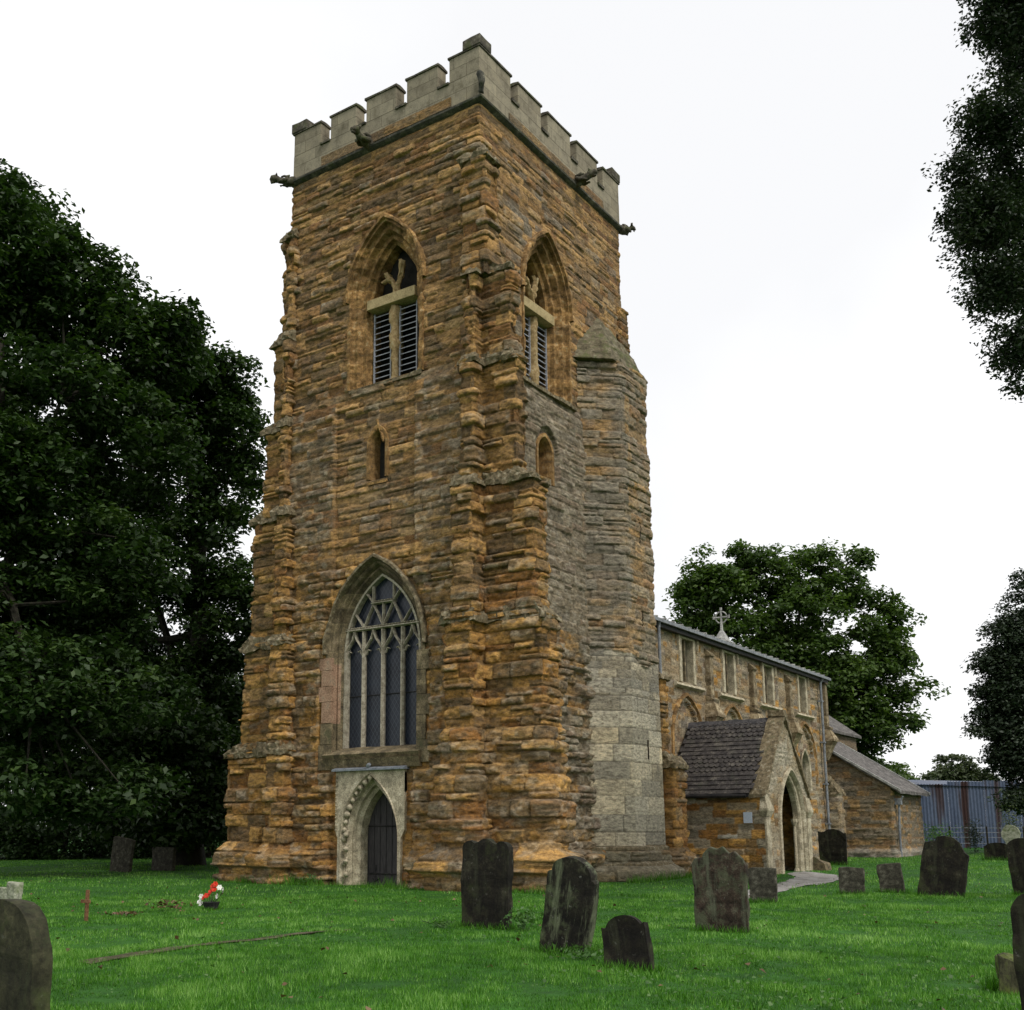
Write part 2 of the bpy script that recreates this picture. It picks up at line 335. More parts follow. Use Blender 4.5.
# ------------------------------------------------------------------ masonry shells
OC1, OC2, RUST, BRN = np.array([.36,.185,.042]), np.array([.47,.262,.072]), np.array([.29,.135,.035]), np.array([.17,.11,.05])
GRY, LGT, DRK, SAND = np.array([.245,.215,.155]), np.array([.42,.38,.30]), np.array([.085,.078,.06]), np.array([.42,.29,.14])
CRM, PUR = np.array([.38,.33,.23]), np.array([.16,.115,.09])

t_edge = [None]
def masonry(name, path, z0, z1, parent, res=.03, seed=1, hrange=(.17,.36), lrange=(.28,.85), amp=.05, erode=.06, joint=.045,
            greyf=None, hole=None, extra=None, keep=None, ash=None, colfn=None, taper=None, mat=None, mute=None, sharp=.024, curved=False, crustamt=.6):
    r = np.random.default_rng(seed)
    pts = [np.array(p, float) for p in path]
    us, xs, ns, corner = [], [], [], []
    u0 = 0; dirs = [(pts[i+1]-pts[i])/np.linalg.norm(pts[i+1]-pts[i]) for i in range(len(pts)-1)]
    nrm = [np.array([d[1], -d[0]]) for d in dirs]; cu = []
    for i in range(len(pts)-1):
        L = np.linalg.norm(pts[i+1]-pts[i]); n = max(2, int(round(L/res)))
        for k in range(n + (1 if i == len(pts)-2 else 0)):
            us.append(u0 + L*k/n); xs.append(pts[i] + dirs[i]*L*k/n)
            nn = nrm[i]
            if k == 0 and i > 0:
                nn = nrm[i] + nrm[i-1]; nn = nn / (1 + nrm[i] @ nrm[i-1])
            ns.append(nn)
        u0 += L
        if i < len(pts)-2: cu.append((u0, np.sign(nrm[i][0]*nrm[i+1][1]-nrm[i][1]*nrm[i+1][0])))
    us = np.array(us); xs = np.array(xs); ns = np.array(ns)
    nz = max(3, int(round((z1-z0)/res))); zs = np.linspace(z0, z1, nz+1)
    U, Z = np.meshgrid(us, zs)
    X = np.broadcast_to(xs[:,0], U.shape); Y = np.broadcast_to(xs[:,1], U.shape)
    # courses
    b = [min(z0, 0) - 1.2]
    rc = np.random.default_rng(seed*7+1)
    while b[-1] < z1 + 1: b.append(b[-1] + rc.uniform(*hrange) * (1 if rc.random() > .2 else .6))
    b = np.array(b)
    Vw = Z + .05*vn(U*.4, Z*.15, seed) + .018*vn(U*2.2, Z*1.0, seed+1) + .010*vn(U*7, Z*6, seed+2)
    if ash is not None: A = ash(X, Y, Z).astype(float); Vw = Vw*(1-A) + Z*A
    else: A = np.zeros_like(U)
    ci = np.clip(np.searchsorted(b, Vw.ravel()).reshape(U.shape)-1, 0, len(b)-2)
    ch = b[ci+1]-b[ci]; tt = (Vw-b[ci])/ch
    Uj = U + (.03*vn(U*3, Z*4, seed+4) + .02*vn(U*9, Z*9, seed+5))*(1-A)
    sid = np.zeros(U.shape, int); du = np.ones(U.shape)
    Lt = us[-1] + 2
    for c in range(len(b)-1):
        mk = ci == c
        if not mk.any(): continue
        cuts = [-1 - rc.random()]
        while cuts[-1] < Lt:
            cuts.append(cuts[-1] + rc.uniform(*lrange) * (1 if rc.random() > .15 else 1.5))
        cuts = np.array(cuts); uu = Uj[mk]; k = np.searchsorted(cuts, uu)-1; k = np.clip(k, 0, len(cuts)-2)
        sid[mk] = c*1000 + k; du[mk] = np.minimum(uu-cuts[k], cuts[k+1]-uu)
    R = np.random.default_rng(seed*13+5).random((6, 4096))
    hsh = (sid*2654435761 % 4096)
    # some stones are split in two thin ones
    split = (R[4][hsh] < .22) & (ch > .2) & (A < .5)
    t2 = np.where(split, (tt*2) % 1, tt); hh = np.where(split, ch/2, ch)
    hsh = np.where(split & (tt > .5), (hsh*31+7) % 4096, hsh)
    r0, r1, r2, r3, r5 = R[0][hsh], R[1][hsh], R[2][hsh], R[3][hsh], R[5][hsh]
    dv = np.minimum(t2, 1-t2)*hh
    hard = np.clip(rc.normal(.5, .3, len(b))[ci]*.45 + r0*.55, 0, 1)
    rough_n = .014*fbm(U*6, Z*6, seed+6, 3)
    ed = np.minimum(du, dv*1.1) + rough_n*(1-A)
    sh = sharp*(1-A) + .022*A
    edge = sst(0, 1, ed/sh)
    lip = (1-np.abs(t2-(.35+.4*r3))*1.7)
    ero = erode*(fbm(U*1.5, Z*2.2, seed+8, 3)*.8 + .95*(hard-.45) + .38*(lip-.4)*(.3+r2)) + erode*.6*fbm(U*5, Z*9, seed+11, 4)
    ero = ero - np.where(r5 < .07, .6*erode, 0)*edge
    h = edge*(amp*(r1-.5)*1.5 + ero) - joint*(1-edge)*(.9+.8*vn(U*2, Z*2, seed+20))*np.where(t2 < .5, 1.5, .8)
    h = h*(1-A) + A*(edge*.004*(r1-.5) - .02*(1-edge) + .003*fbm(U*5,Z*5,seed))
    if mute is not None: h = h*mute(X, Y, Z)
    # soften outside corners
    for c0, sgn in cu:
        if not curved:
            d = np.abs(U-c0); h = h - (.045*(1-A)+.004*A)*(1 if sgn > 0 else 0)*np.exp(-(d/.05)**2)
    if extra is not None: h = h + extra(X, Y, Z, U)
    NX = np.broadcast_to(ns[:,0], U.shape); NY = np.broadcast_to(ns[:,1], U.shape)
    tx = 0 if taper is None else taper(Z)
    VX = X + NX*h; VY = Y + NY*h
    if taper is not None:
        cx, cy, k = taper(Z); VX = cx + (VX-cx)*k; VY = cy + (VY-cy)*k
    VZ = Z - .25*np.clip(h, -.05, .05)*(1-A)*sst(0, .1, Z-z0)*sst(0, .1, z1-Z)
    V = np.stack([VX, VY, VZ], -1).reshape(-1, 3)
    # colours: hard bands are grey with lichen, soft ones ochre
    gf = .35 if greyf is None else greyf(X, Y, Z)
    def lerp(a, bb, k): return a*(1-k[..., None]) + bb*k[..., None]
    base = lerp(np.broadcast_to(OC1, U.shape+(3,)), OC2, sst(.2,.6,r2)); base = lerp(base, RUST, sst(.72,.8,r3)); base = lerp(base, BRN, sst(.7,.8,r5)*.8)
    base = lerp(base, SAND, sst(.0,.12,.12-r5)*.6)
    lv = vn(U*1.3, Z*2.6, seed+30) + .6*fbm(U*5, Z*11, seed+31, 3)
    g = sst(.42, .72, gf*.9 + .32*(hard-.4) + .22*lv + .25*(r0-.5) + .9*np.clip(h, -.12, .12))
    warm = ((X < .02) & (Y > -2.2))[..., None]; GA = np.where(warm, np.array([.25,.185,.10]), GRY); LA = np.where(warm, np.array([.40,.325,.2]), LGT)
    gc = lerp(GA, LA, sst(.1,.55,vn(U*4,Z*9,seed+33)+.2*(r5-.2))); gc = lerp(gc, PUR, sst(.75,.85,r1)*.7)
    base = lerp(base, gc, g*.88)
    crust = sst(.08, .34, np.clip(h, -.05, .1)*3.5 + .55*fbm(U*3.2, Z*6.5, seed+44, 4) + .25*(hard-.55) + .12*(t2-.5) - .09)
    base = lerp(base, lerp(np.broadcast_to(np.array([.17,.13,.075]), U.shape+(3,)), np.array([.37,.335,.255]), sst(-.1,.3,fbm(U*6,Z*9,seed+46,3))), crust*(1-A)*crustamt)
    soot = sst(.08, .36, fbm(U*4.2, Z*7.5, seed+48, 4)); base = lerp(base, np.array([.085,.065,.04]), soot*.5*(1-A))
    if name in ('tower_wall', 'buttress'):
        lum = base.mean(-1, keepdims=True)*np.array([1.25,1.0,.72]); base = lerp(base, lum, (.05+.20*sst(6.5,9.5,Z)*(1 if name == 'tower_wall' else .6)))*np.array([.90,.90,.92])
    t_edge[0] = .5+.5*sst(.1,.8,edge)
    if colfn is not None: base = colfn(base, X, Y, Z, A, r0, r1, r2, r3, fbm(U*1.2, Z*1.2, seed+40, 4), lerp)
    mort = (1-sst(.0,.8,edge))*(1-A)*(r5*.3+.35)
    base = lerp(base, np.array([.34,.26,.16]), mort*.3*(g*.4+.6))
    base = base*(.74+.44*r1[..., None])
    nu = len(us); i = np.arange(nz)[:,None]*nu + np.arange(nu-1)[None,:]
    F = np.stack([i, i+1, i+1+nu, i+nu], -1).reshape(-1, 4)
    def cen(Q): return ((Q[:-1,:-1]+Q[1:,1:])/2)
    m = np.ones((nz, nu-1), bool)
    if hole is not None: m &= ~hole(cen(X), cen(Y), cen(Z))
    if keep is not None: m &= keep(cen(X), cen(Y), cen(Z))
    F = F[m.ravel()]
    return np_mesh(name, V, F, mat or M['masonry'], parent, True, base.reshape(-1,3))

# pointed arches
class Arch:
    def __init__(s, c, hw, z0, zs, rise, face):     # face: 'W' (plane x=const) or 'S' (plane y=const), at position pos
        s.c, s.hw, s.z0, s.zs, s.rise, s.face = c, hw, z0, zs, rise, face[0]; s.pos = face[1]
        s.k = (rise*rise-hw*hw)/(2*hw); s.r = hw+s.k
    def path(s, o=0, n=14, z0=None, archonly=False):
        """points (s,z) from left foot over apex to right foot"""
        r = s.r+o; a1 = math.acos(min(1, s.k/r)); L = []
        z0 = s.z0 if z0 is None else z0
        if not archonly: L += [(-(s.hw+o), z0), (-(s.hw+o), (z0+s.zs)/2)]
        L += [(s.k - r*math.cos(a1*i/n), s.zs + r*math.sin(a1*i/n)) for i in range(n+1)]
        return L + [(-a, b) for a, b in reversed(L[:-1])]
    def pt(s, q, z, d):
        return (s.pos+d, s.c-q, z) if s.face == 'W' else (s.c+q, s.pos+d, z)
    def inside(s, X, Y, Z, o=0):
        q = (s.c-Y) if s.face == 'W' else (X-s.c)
        near = (np.abs(X-s.pos) < .05) if s.face == 'W' else (np.abs(Y-s.pos) < .05)
        a = np.abs(q); r = s.r+o
        low = (a < s.hw+o) & (Z < s.zs) & (Z > s.z0-(min(o, .07) if s.z0 > 5 else o if s.z0 > .5 else 0))
        up = ((a+s.k)**2 + (Z-s.zs)**2 < r*r) & (Z >= s.zs)
        return near & (low | up)
    def sweep(s, mb, prof, archonly=False, z0=None):
        rings = []
        cols = [s.path(o, archonly=archonly, z0=z0) for o, d in prof]
        for j in range(len(cols[0])): rings.append([s.pt(cols[i][j][0], cols[i][j][1], prof[i][1]) for i in range(len(prof))])
        return mb.strip(rings)
    def plate(s, mb, d, o=0):
        P = s.path(o); n = len(P); mb.add([s.pt(a, b, d) for a, b in P], [tuple(range(n))]); return mb
    def bar(s, mb, pts, wd, d0, d1, closed=False):
        """a bar of width wd following (s,z) points, from depth d0 to d1"""
        rings = []
        for i, (a, b) in enumerate(pts):
            p, q = pts[max(i-1, 0)], pts[min(i+1, len(pts)-1)]
            L = math.hypot(q[0]-p[0], q[1]-p[1]) or 1; nx, nz = -(q[1]-p[1])/L*wd/2, (q[0]-p[0])/L*wd/2
            dm = (d0+d1)/2
            rings.append([s.pt(a+nx, b+nz, dm), s.pt(a+nx*.35, b+nz*.35, d0), s.pt(a-nx*.35, b-nz*.35, d0), s.pt(a-nx, b-nz, dm), s.pt(a-nx*.35, b-nz*.35, d1), s.pt(a+nx*.35, b+nz*.35, d1)])
        return mb.loft(rings)

# ================================================================== THE SETTING
gx = np.concatenate([[-900,-300,-120,-60], np.linspace(-30,60,181), [90,160,350,900]])
gy = np.concatenate([[-900,-300,-120,-60], np.linspace(-30,60,181), [90,160,350,900]])
GX, GY = np.meshgrid(gx, gy)
def gzz(x, y):
    z = np.minimum(gz(x), 1.2)
    away = sst(.8, 3, np.maximum(np.maximum(-1-x, x-31), np.maximum(-2.6-y, y-8)))
    return z + away*(.09*fbm(x*.22, y*.22, 3, 3) + .03*vn(x*1.3, y*1.3, 9))
i = np.arange(len(gy)-1)[:,None]*len(gx)+np.arange(len(gx)-1)[None,:]
lawn = np_mesh('ground', np.stack([GX, GY, gzz(GX, GY)], -1).reshape(-1,3), np.stack([i,i+1,i+1+len(gx),i+len(gx)],-1).reshape(-1,4), M['lawn'], None, True)
tag(lawn, 'green churchyard lawn', kind='structure')
def sheet(name, poly, mat, dz, label, jitter=.05):
    P = []
    for k in range(len(poly)):
        a, b = np.array(poly[k]), np.array(poly[(k+1) % len(poly)]); n = max(1, int(np.linalg.norm(b-a)/.25))
        for j in range(n): P.append(a+(b-a)*j/n + rng.normal(0, jitter, 2))
    me = bpy.data.meshes.new(name); bm = bmesh.new(); vs = [bm.verts.new((p[0], p[1], 0)) for p in P]; f = bm.faces.new(vs)
    bmesh.ops.triangulate(bm, faces=[f])
    for _ in range(5):
        es = [e for e in bm.edges if e.calc_length() > .35]
        if es: bmesh.ops.subdivide_edges(bm, edges=es, cuts=1)
    bmesh.ops.triangulate(bm, faces=bm.faces)
    for v in bm.verts: v.co.z = float(gzz(v.co.x, v.co.y)) + dz
    bm.to_mesh(me); bm.free(); me.materials.append(mat)
    o = bpy.data.objects.new(name, me); COL.objects.link(o); tag(o, label, kind='structure'); return o
PAVE = [(12.8,-3.05),(11.2,-3.05),(9.6,-3.9),(7.0,-4.45),(3.4,-5.0),(.8,-5.45),(-1.6,-5.85),(-1.9,-6.4),(.9,-6.1),(3.9,-5.7),(5.6,-5.65),(8.9,-5.3),(11.2,-4.5)]
sheet('paving', PAVE, M['path'], .012, 'wet stone paving leading to the porch')
TR = [(-14.3,-4.5),(-13.2,-4.45),(-11.9,-4.36),(-10.4,-4.5),(-9.9,-4.58),(-10.4,-4.62),(-11.9,-4.58),(-13.2,-4.72),(-14.3,-4.82)]
sheet('path', TR, M['dirt'], .014, 'narrow worn path crossing the lawn', .035)

# ================================================================== THE CHURCH
church = empty('church', (0, 0, 0))
tag(church, 'ironstone parish church with battlemented west tower, low nave and tiled south porch', 'church')
TX, TY = 7.9, 6.6
bfW = Arch(3.07, .78, 13.08, 15.55, 1.55, ('W', 0)); bfS = Arch(3.2, .78, 13.08, 15.55, 1.55, ('S', 0))
wW = Arch(3.3, 1.25, 3.35, 5.85, 2.02, ('W', 0)); dW = Arch(3.35, .6, -.1, 1.15, 1.2, ('W', 0))
lcW = Arch(3.27, .2, 10.4, 11.3, .36, ('W', 0)); lcS = Arch(2.98, .3, 10.45, 11.2, .42, ('S', 0))
OFF = [(bfW,.43),(bfS,.43),(wW,.31),(dW,.33),(lcW,.07),(lcS,.07)]
def t_hole(X, Y, Z):
    m = np.zeros(X.shape, bool)
    for a, o in OFF: m |= a.inside(X, Y, Z, o)
    m |= (np.abs(X) < .05) & (np.abs(Y-3.35) < .95) & (Z < 2.74) & ((Z > 1.2) | (np.abs(Y-3.35) < .93))
    return m
def t_mute(X, Y, Z):
    f = np.ones(X.shape)
    for a, o in OFF:
        for k, v in ((.3,.8),(.22,.6),(.15,.35),(.08,.2)): f = np.where(a.inside(X, Y, Z, o+k), np.minimum(f, v), f)
    f = np.where((np.abs(X) < .05) & (np.abs(Y-3.35) < 1.25) & (Z < 2.95), np.minimum(f, .25), f)
    west = X < .02
    lev = np.where(west, np.where(Z < 8.3, 1.1, np.where(Z < 12.3, .55, .8)), np.where(Z < 6, 1.25, np.where(Z < 13, .42, .45)))
    return f*lev*(1-.85*sst(19.5, 19.8, Z))
def t_extra(X, Y, Z, U):
    e = .10*(1-sst(12.55, 12.95, Z)) + .05*(1-sst(6.2, 8.2, Z))
    near = np.zeros(X.shape)
    for a, o in OFF: near = np.maximum(near, a.inside(X, Y, Z, o+.25)*1.0)
    door = (np.abs(X) < .05) & (np.abs(Y-3.35) < 1.35)
    e = np.where((near > 0) | door, 0, e) if True else e
    pl = .30*(1-sst(.68, .98, Z)) - .14*(1-sst(.38, .45, Z))
    return e + np.where(door, 0, pl)
def t_grey(X, Y, Z):
    west = X < .02; n = .25*fbm(X*.5+Y*.5, Z*.4, 77, 3)
    gw = np.where(Z < 7.2, .0, np.where(Z < 9, .14, np.where(Z < 13.2, .38, .24)))
    gs = np.where(Z < 6.5, .55, np.where(Z < 13, .95, .34))
    return np.where(west, gw, gs)+n
masonry('tower_wall', [(0,TY),(0,0),(TX,0),(TX,TY)], -.2, 19.97, church, .028, 3, greyf=t_grey, hole=t_hole, mute=t_mute, extra=t_extra, erode=.08, amp=.085, joint=.06, keep=lambda X,Y,Z: ~((np.abs(X) < .3) & (np.abs(Y) < .3) & (Z < 17.6)))
masonry('tower_wall', [(TX,TY),(0,TY)], -.2, 19.97, church, .12, 5)
# ledge stones and rubble chunks at the plinth and belfry stage
def sill_slab(a, b, z, out, th, seed, mat='cap', name='ledge'):
    mb = MB(); x0, y0 = a; x1, y1 = b
    d = np.array([x1-x0, y1-y0]); L = np.linalg.norm(d); d /= L; n = np.array([d[1], -d[0]])
    r = np.random.default_rng(seed); s = 0
    while s < L-.05:
        l = min(r.uniform(.45, 1.0), L-s); o = out*r.uniform(.75, 1.15)
        p = [np.array(a)+d*(s+.006), np.array(a)+d*(s+l-.006)]
        A = [(p[0]-n*.15), (p[1]-n*.15), (p[1]+n*o), (p[0]+n*o)]
        zz = z+r.uniform(-.015,.015)
        mb.loft([[(*q, zz-th) for q in A], [(*A[0], zz+.10), (*A[1], zz+.10), (*A[2], zz), (*A[3], zz)]]); s += l
    return mb.build(name, M[mat], church, smooth=False, rough=.05, cuts=.09, seed=seed, fs=5)
sill_slab((0.3,0),(4.65,0), 12.98, .13, .08, 12, 'cap', 'belfry_sill')

# buttress stages: (z0, z1, path) and caps
def stage(z0, z1, path, seed, capz=None, grey=.25, inner=None, base=False, res=.028, ero=.10, bulge=.0):
    gfn = lambda X, Y, Z: np.where(Y < -.05, grey+.25*(np.abs(np.asarray(X)) > -9)*0, grey) + .22*fbm(X+Y, Z*.5, seed, 3)
    ex = (lambda X, Y, Z, U: .30*(1-sst(.68,.98,Z)) - .14*(1-sst(.38,.45,Z)) + bulge*(1-sst(1.6,4.8,Z))) if base else None
    o = masonry('buttress', path, z0, z1, church, res, seed, greyf=gfn, hrange=(.2,.42), lrange=(.35,.9), erode=ero*.85, amp=.095, joint=.055, crustamt=.5, extra=ex)
    return o
def cap(outer, inner, z, rise, over=.07, seed=3, th=.1, mat='cap', name='buttress_cap'):
    """outer/inner: closed plans of the lower and upper stage"""
    c = np.mean(outer, 0); mb = MB()
    o2 = [tuple(np.array(p) + (np.array(p)-c)/np.linalg.norm(np.array(p)-c)*over*1.3) for p in outer]
    mb.loft([[(*p, z-th) for p in o2], [(*p, z) for p in o2], [(*p, z+rise) for p in inner]])
    return mb.build(name, M[mat], church, rough=.1, cuts=.07, seed=seed, fs=6)
def Lsw(p, w, q, t): return [(0.02,w),(-p,w),(-p,-.02),(.03,-.02),(.03,-q),(t,-q),(t,.02)]
SW = [(-.2,6.25,.52,.82,1.6,.8), (6.25,9.6,.5,.62,1.42,.7), (9.6,12.7,.4,.42,1.0,.5), (12.7,15.1,.34,.3,.85,.42)]
for k, (z0, z1, p, ww, q, t) in enumerate(SW):
    stage(z0, z1, Lsw(p, ww, q, t), 21, grey=[.04,.08,.12,.2][k], base=(k == 0), bulge=.2)
    nx = SW[k+1] if k < 3 else (0,0,.16,.2,.3,.3)
    p2, w2, q2, t2 = nx[2:]
    cap([(-p,ww),(-p,-.08),(.2,-.08),(.2,ww)], [(-p2,w2),(-p2,-.04),(.2,-.04),(.2,w2)], z1, .2 if k < 3 else .16, seed=k, over=.05)
    cap([(-.02,-q),(t,-q),(t,.1),(-.02,.1)], [(0,-q2),(t2,-q2),(t2,.1),(0,.1)], z1, .24 if k < 3 else .22, seed=k+9, over=.05)
stage(15.0, 18.25, [(0.02,.42),(-.26,.42),(-.26,-.34),(.4,-.34),(.4,.02)], 31, grey=.38, ero=.05)
cap([(-.26,.42),(-.26,-.34),(.4,-.34),(.4,.42)], [(-.02,.3),(-.02,-.05),(.3,-.05),(.3,.3)], 18.25, .3, seed=33)
NW = [(-.2,3.4,.5,5.9,8.55), (3.4,6.3,.45,5.95,8.05), (6.3,9.9,.4,6.1,7.8), (9.9,12.5,.3,6.3,7.45), (12.5,15.1,.25,6.35,7.2), (15.1,18.3,.15,6.35,6.95)]
for k, (z0, z1, p, ya, yn) in enumerate(NW):
    stage(z0, z1, [(1.0,yn),(0,yn),(0,TY),(-p,TY),(-p,ya),(.02,ya)], 41, grey=[.08,.12,.14,.25,.3,.34][k], base=(k == 0))
    nx = NW[k+1] if k < 5 else (0,0,.05,6.35,6.65)
    cap([(0,TY-.1),(0,yn),(1,yn),(1,TY-.1)], [(0,TY-.1),(0,nx[4]),(1,nx[4]),(1,TY-.1)], z1, .28, seed=k+50, over=.09)
    cap([(-p,ya),(-p,TY),(.2,TY),(.2,ya)], [(-nx[2],nx[3]),(-nx[2],TY),(.2,TY),(.2,nx[3])], z1, .22, seed=k+60, over=.03)
masonry('buttress', [(TX-.35,.02),(TX-.35,-.08),(TX+.28,-.08),(TX+.28,1)], 13.5, 17.25, church, .03, 71, erode=.05)
# SE buttress beside the turret
masonry('buttress', [(7.95,0),(7.95,-1.12),(8.85,-1.12),(8.85,.1)], -.1, 3.2, church, .035, 72, greyf=lambda X,Y,Z: .22+.2*fbm(X+Y,Z,5), erode=.06,
        extra=lambda X,Y,Z,U: .22*(1-sst(.6,.85,Z)))
masonry('buttress', [(7.95,0),(7.95,-.8),(8.5,-.8),(8.5,.1)], 3.2, 5.75, church, .035, 73, greyf=lambda X,Y,Z: .22+.2*fbm(X+Y,Z,5), erode=.06)
cap([(7.95,-1.12),(8.85,-1.12),(8.85,0),(7.95,0)], [(7.95,-.8),(8.5,-.8),(8.5,0),(7.95,0)], 3.2, .35, .07, 74)
cap([(7.95,-.8),(8.5,-.8),(8.5,0),(7.95,0)], [(7.95,-.1),(8.3,-.1),(8.3,0),(7.95,0)], 5.75, .4, .07, 75)

# ---- west window
def sweepobj(arch, name, prof, mat, parent, kr=0, **kw):
    mb = MB(); arch.sweep(mb, prof, **kw); return mb.build(name, M[mat], parent, rough=kr, cuts=.09 if kr else 0, fs=5, smooth=False)
win = sweepobj(wW, 'window', [(.36,.02),(.36,-.05),(.31,-.05),(.29,.0),(.27,.04),(.24,.03),(.2,.07),(.16,.18),(.1,.17),(.06,.23),(0,.3),(0,.5)], 'frame_grey', church, z0=3.28)
sweepobj(wW, 'hood_mould', [(.43,.02),(.43,-.1),(.4,-.14),(.34,-.14),(.32,-.08),(.3,-.02)], 'cap', win, archonly=True, kr=.03)
mb = MB()
# pinkish patched jamb stones, left side
for k, (za, zb, ww) in enumerate([(4.05,4.6,.16),(4.6,5.0,.34),(5.0,5.42,.18),(5.42,5.75,.26)]):
    mb.box((-.075, wW.c+wW.hw+.12, za+.004), (.01, wW.c+wW.hw+.3+ww, zb-.004))
mb.build('jamb_stone', M['pink'], win, bevel=.008)
mb = MB(); pf = [(.42,-.052),(.33,-.053),(.30,-.003),(.27,.037),(.24,.027),(.2,.067),(.16,.177),(.1,.167),(.06,.227)]
mb.strip([[wW.pt(-(wW.hw+o), z, d) for o, d in pf] for z in (4.05,4.5,5.0,5.6)]); mb.build('pink_moulding', M['pink'], win)
for sg in (1,-1):
    mb = MB()
    for k, (za, zb, ww) in enumerate([(2.85,3.5,.3),(3.5,4.05,.2)] if sg > 0 else [(2.95,3.5,.22),(3.5,4.1,.1),(4.1,4.6,.25),(4.6,5.2,.1),(5.2,5.7,.2)]):
        y0 = wW.c+sg*(wW.hw+.12); y1 = wW.c+sg*(wW.hw+.3+ww)
        mb.box((-.06, min(y0,y1), za+.004), (.01, max(y0,y1), zb-.004))
    mb.build('jamb_stone', M['frame_grey'], win, bevel=.008)
mb = MB()
A = wW.c
mb.loft([[(.5,A-1.5,3.42),(.5,A+1.5,3.42),(.5,A+1.5,3.0),(.5,A-1.5,3.0)],[(.28,A-1.5,3.42),(.28,A+1.5,3.42),(.28,A+1.5,3.0),(.28,A-1.5,3.0)],
         [(-.16,A-1.52,3.22),(-.16,A+1.62,3.22),(-.16,A+1.62,3.1),(-.16,A-1.52,3.1)],[(-.06,A-1.5,3.06),(-.06,A+1.55,3.06),(-.06,A+1.4,2.86),(-.06,A-1.5,2.86)],[(.1,A-1.5,3.0),(.1,A+1.5,3.0),(.1,A+1.3,2.86),(.1,A-1.5,2.86)]])
mb.build('sill', M['frame_grey'], win, rough=.015, cuts=.2)
mb = MB(); wW.plate(mb, .46, .02); mb.build('glass', M['glass'], win)
# stone tracery: mullions, ogee heads, embattled transoms, intersecting lozenges
mb = MB(); hw = 1.27; sp = hw*2/4
xsM = [-sp, 0, sp]; D0, D1 = .27, .44
for q in xsM: wW.bar(mb, [(q,3.35),(q,6.42)], .085, D0, D1)
for k in range(4):
    a, b = -hw+k*sp, -hw+(k+1)*sp; c = (a+b)/2; pts = []
    for sgn, e in ((1,a),(-1,b)):
        L = [(e, 5.78),(e+sgn*.035,5.93),(e+sgn*.13,6.07),(e+sgn*.235,6.2),(e+sgn*.29,6.34),(c,6.46)]
        wW.bar(mb, L, .055, D0+.02, D1-.02)
    wW.bar(mb, [(a+.07,5.8),(a+.14,5.93),(a+.2,5.9)], .035, D0+.05, D1-.04); wW.bar(mb, [(b-.07,5.8),(b-.14,5.93),(b-.2,5.9)], .035, D0+.05, D1-.04)
wW.bar(mb, [(-1.24,6.47),(1.24,6.47)], .075, D0-.02, D1)
for k in range(26): wW.bar(mb, [(-1.2+k*.096,6.52),(-1.2+k*.096+.045,6.52)], .05, D0-.02, D1-.06)
for a, b in [((-sp,6.5),(-1.0,6.97)),((-sp,6.5),(-.32,7.12)),((0,6.5),(-.34,7.12)),((0,6.5),(.34,7.12)),((sp,6.5),(.32,7.12)),((sp,6.5),(1.0,6.97)),
             ((-.32,7.12),(-.66,7.5)),((.32,7.12),(.66,7.5)),((-sp,6.5),(-sp,6.62)),((0,6.5),(0,7.12)),((.34,7.12),(.34,7.78)),((-.34,7.12),(-.34,7.78))]:
    wW.bar(mb, [a, ((a[0]+b[0])/2*1.0, (a[1]+b[1])/2+.02), b], .05, D0+.02, D1-.02)
wW.bar(mb, [(-.36,7.12),(.36,7.12)], .065, D0-.02, D1)
for k in range(7): wW.bar(mb, [(-.32+k*.1,7.17),(-.32+k*.1+.045,7.17)], .045, D0-.02, D1-.06)
wW.sweep(mb, [(.0,.27),(-.06,.27),(-.06,.45)])
mb.build('tracery', M['tracery'], win)
for z in (4.1, 4.75, 5.4):
    pass
mb = MB(); wW.bar(mb, [(-1.25,4.75),(1.25,4.75)], .025, .43, .455); mb.build('saddle_bar', M['iron'], win)

# ---- west door with square pale surround
ds = MB()
path = dW.path(.33); c = dW.c
outer = []
for a, b in path:
    if b < 1.2: outer.append((math.copysign(.98 if a > 0 else 1.02, a), b))
    else:
        ang = math.atan2(b-1.0, a); tx = 1.1/abs(math.cos(ang)) if abs(math.cos(ang)) > 1e-6 else 9e9; tz = 1.8/math.sin(ang)
        t = min(tx, tz); outer.append((t*math.cos(ang), 1.0+t*math.sin(ang)))
outer[2] = (outer[2][0], outer[2][1])
ds.strip([[dW.pt(o[0], o[1], .02), dW.pt(o[0], o[1], -.09), dW.pt(i_[0], i_[1], -.09)] for o, i_ in zip(outer, path)])
# corner pieces of the spandrels
for sg in (-1, 1):
    ds.box((-.088, c-(1.1 if sg > 0 else -.75), 2.25) if sg > 0 else (-.088, c+.75, 2.25), (.02, c-.75 if sg > 0 else c+1.1, 2.8))
dsurr = ds.build('door_surround', M['door_stone'], church)
mb = MB(); dW.sweep(mb, [(.33,-.09),(.31,-.12),(.28,-.06),(.26,.04),(.2,.03),(.18,.12),(.14,.16),(.10,.15),(.09,.26),(.04,.3),(.0,.32),(0,.62)]); mb.build('arch_moulding', M['door_stone'], dsurr)
mb = MB(); r = random.Random(2)
for q, z in dW.path(.23, n=9):
    if z > 0 and q < .1: 
        mb = MB(); p = dW.pt(q, z, .0); s = r.uniform(.045,.07); mb.tube([(p[0]-.03,p[1],p[2]-s),(p[0]-.05,p[1]+.01,p[2]),(p[0]-.03,p[1],p[2]+s)], [s*.5,s,s*.5], 6); mb.build('carved_ballflower', M['door_stone'], dsurr, rough=.04, cuts=.05, smooth=True)
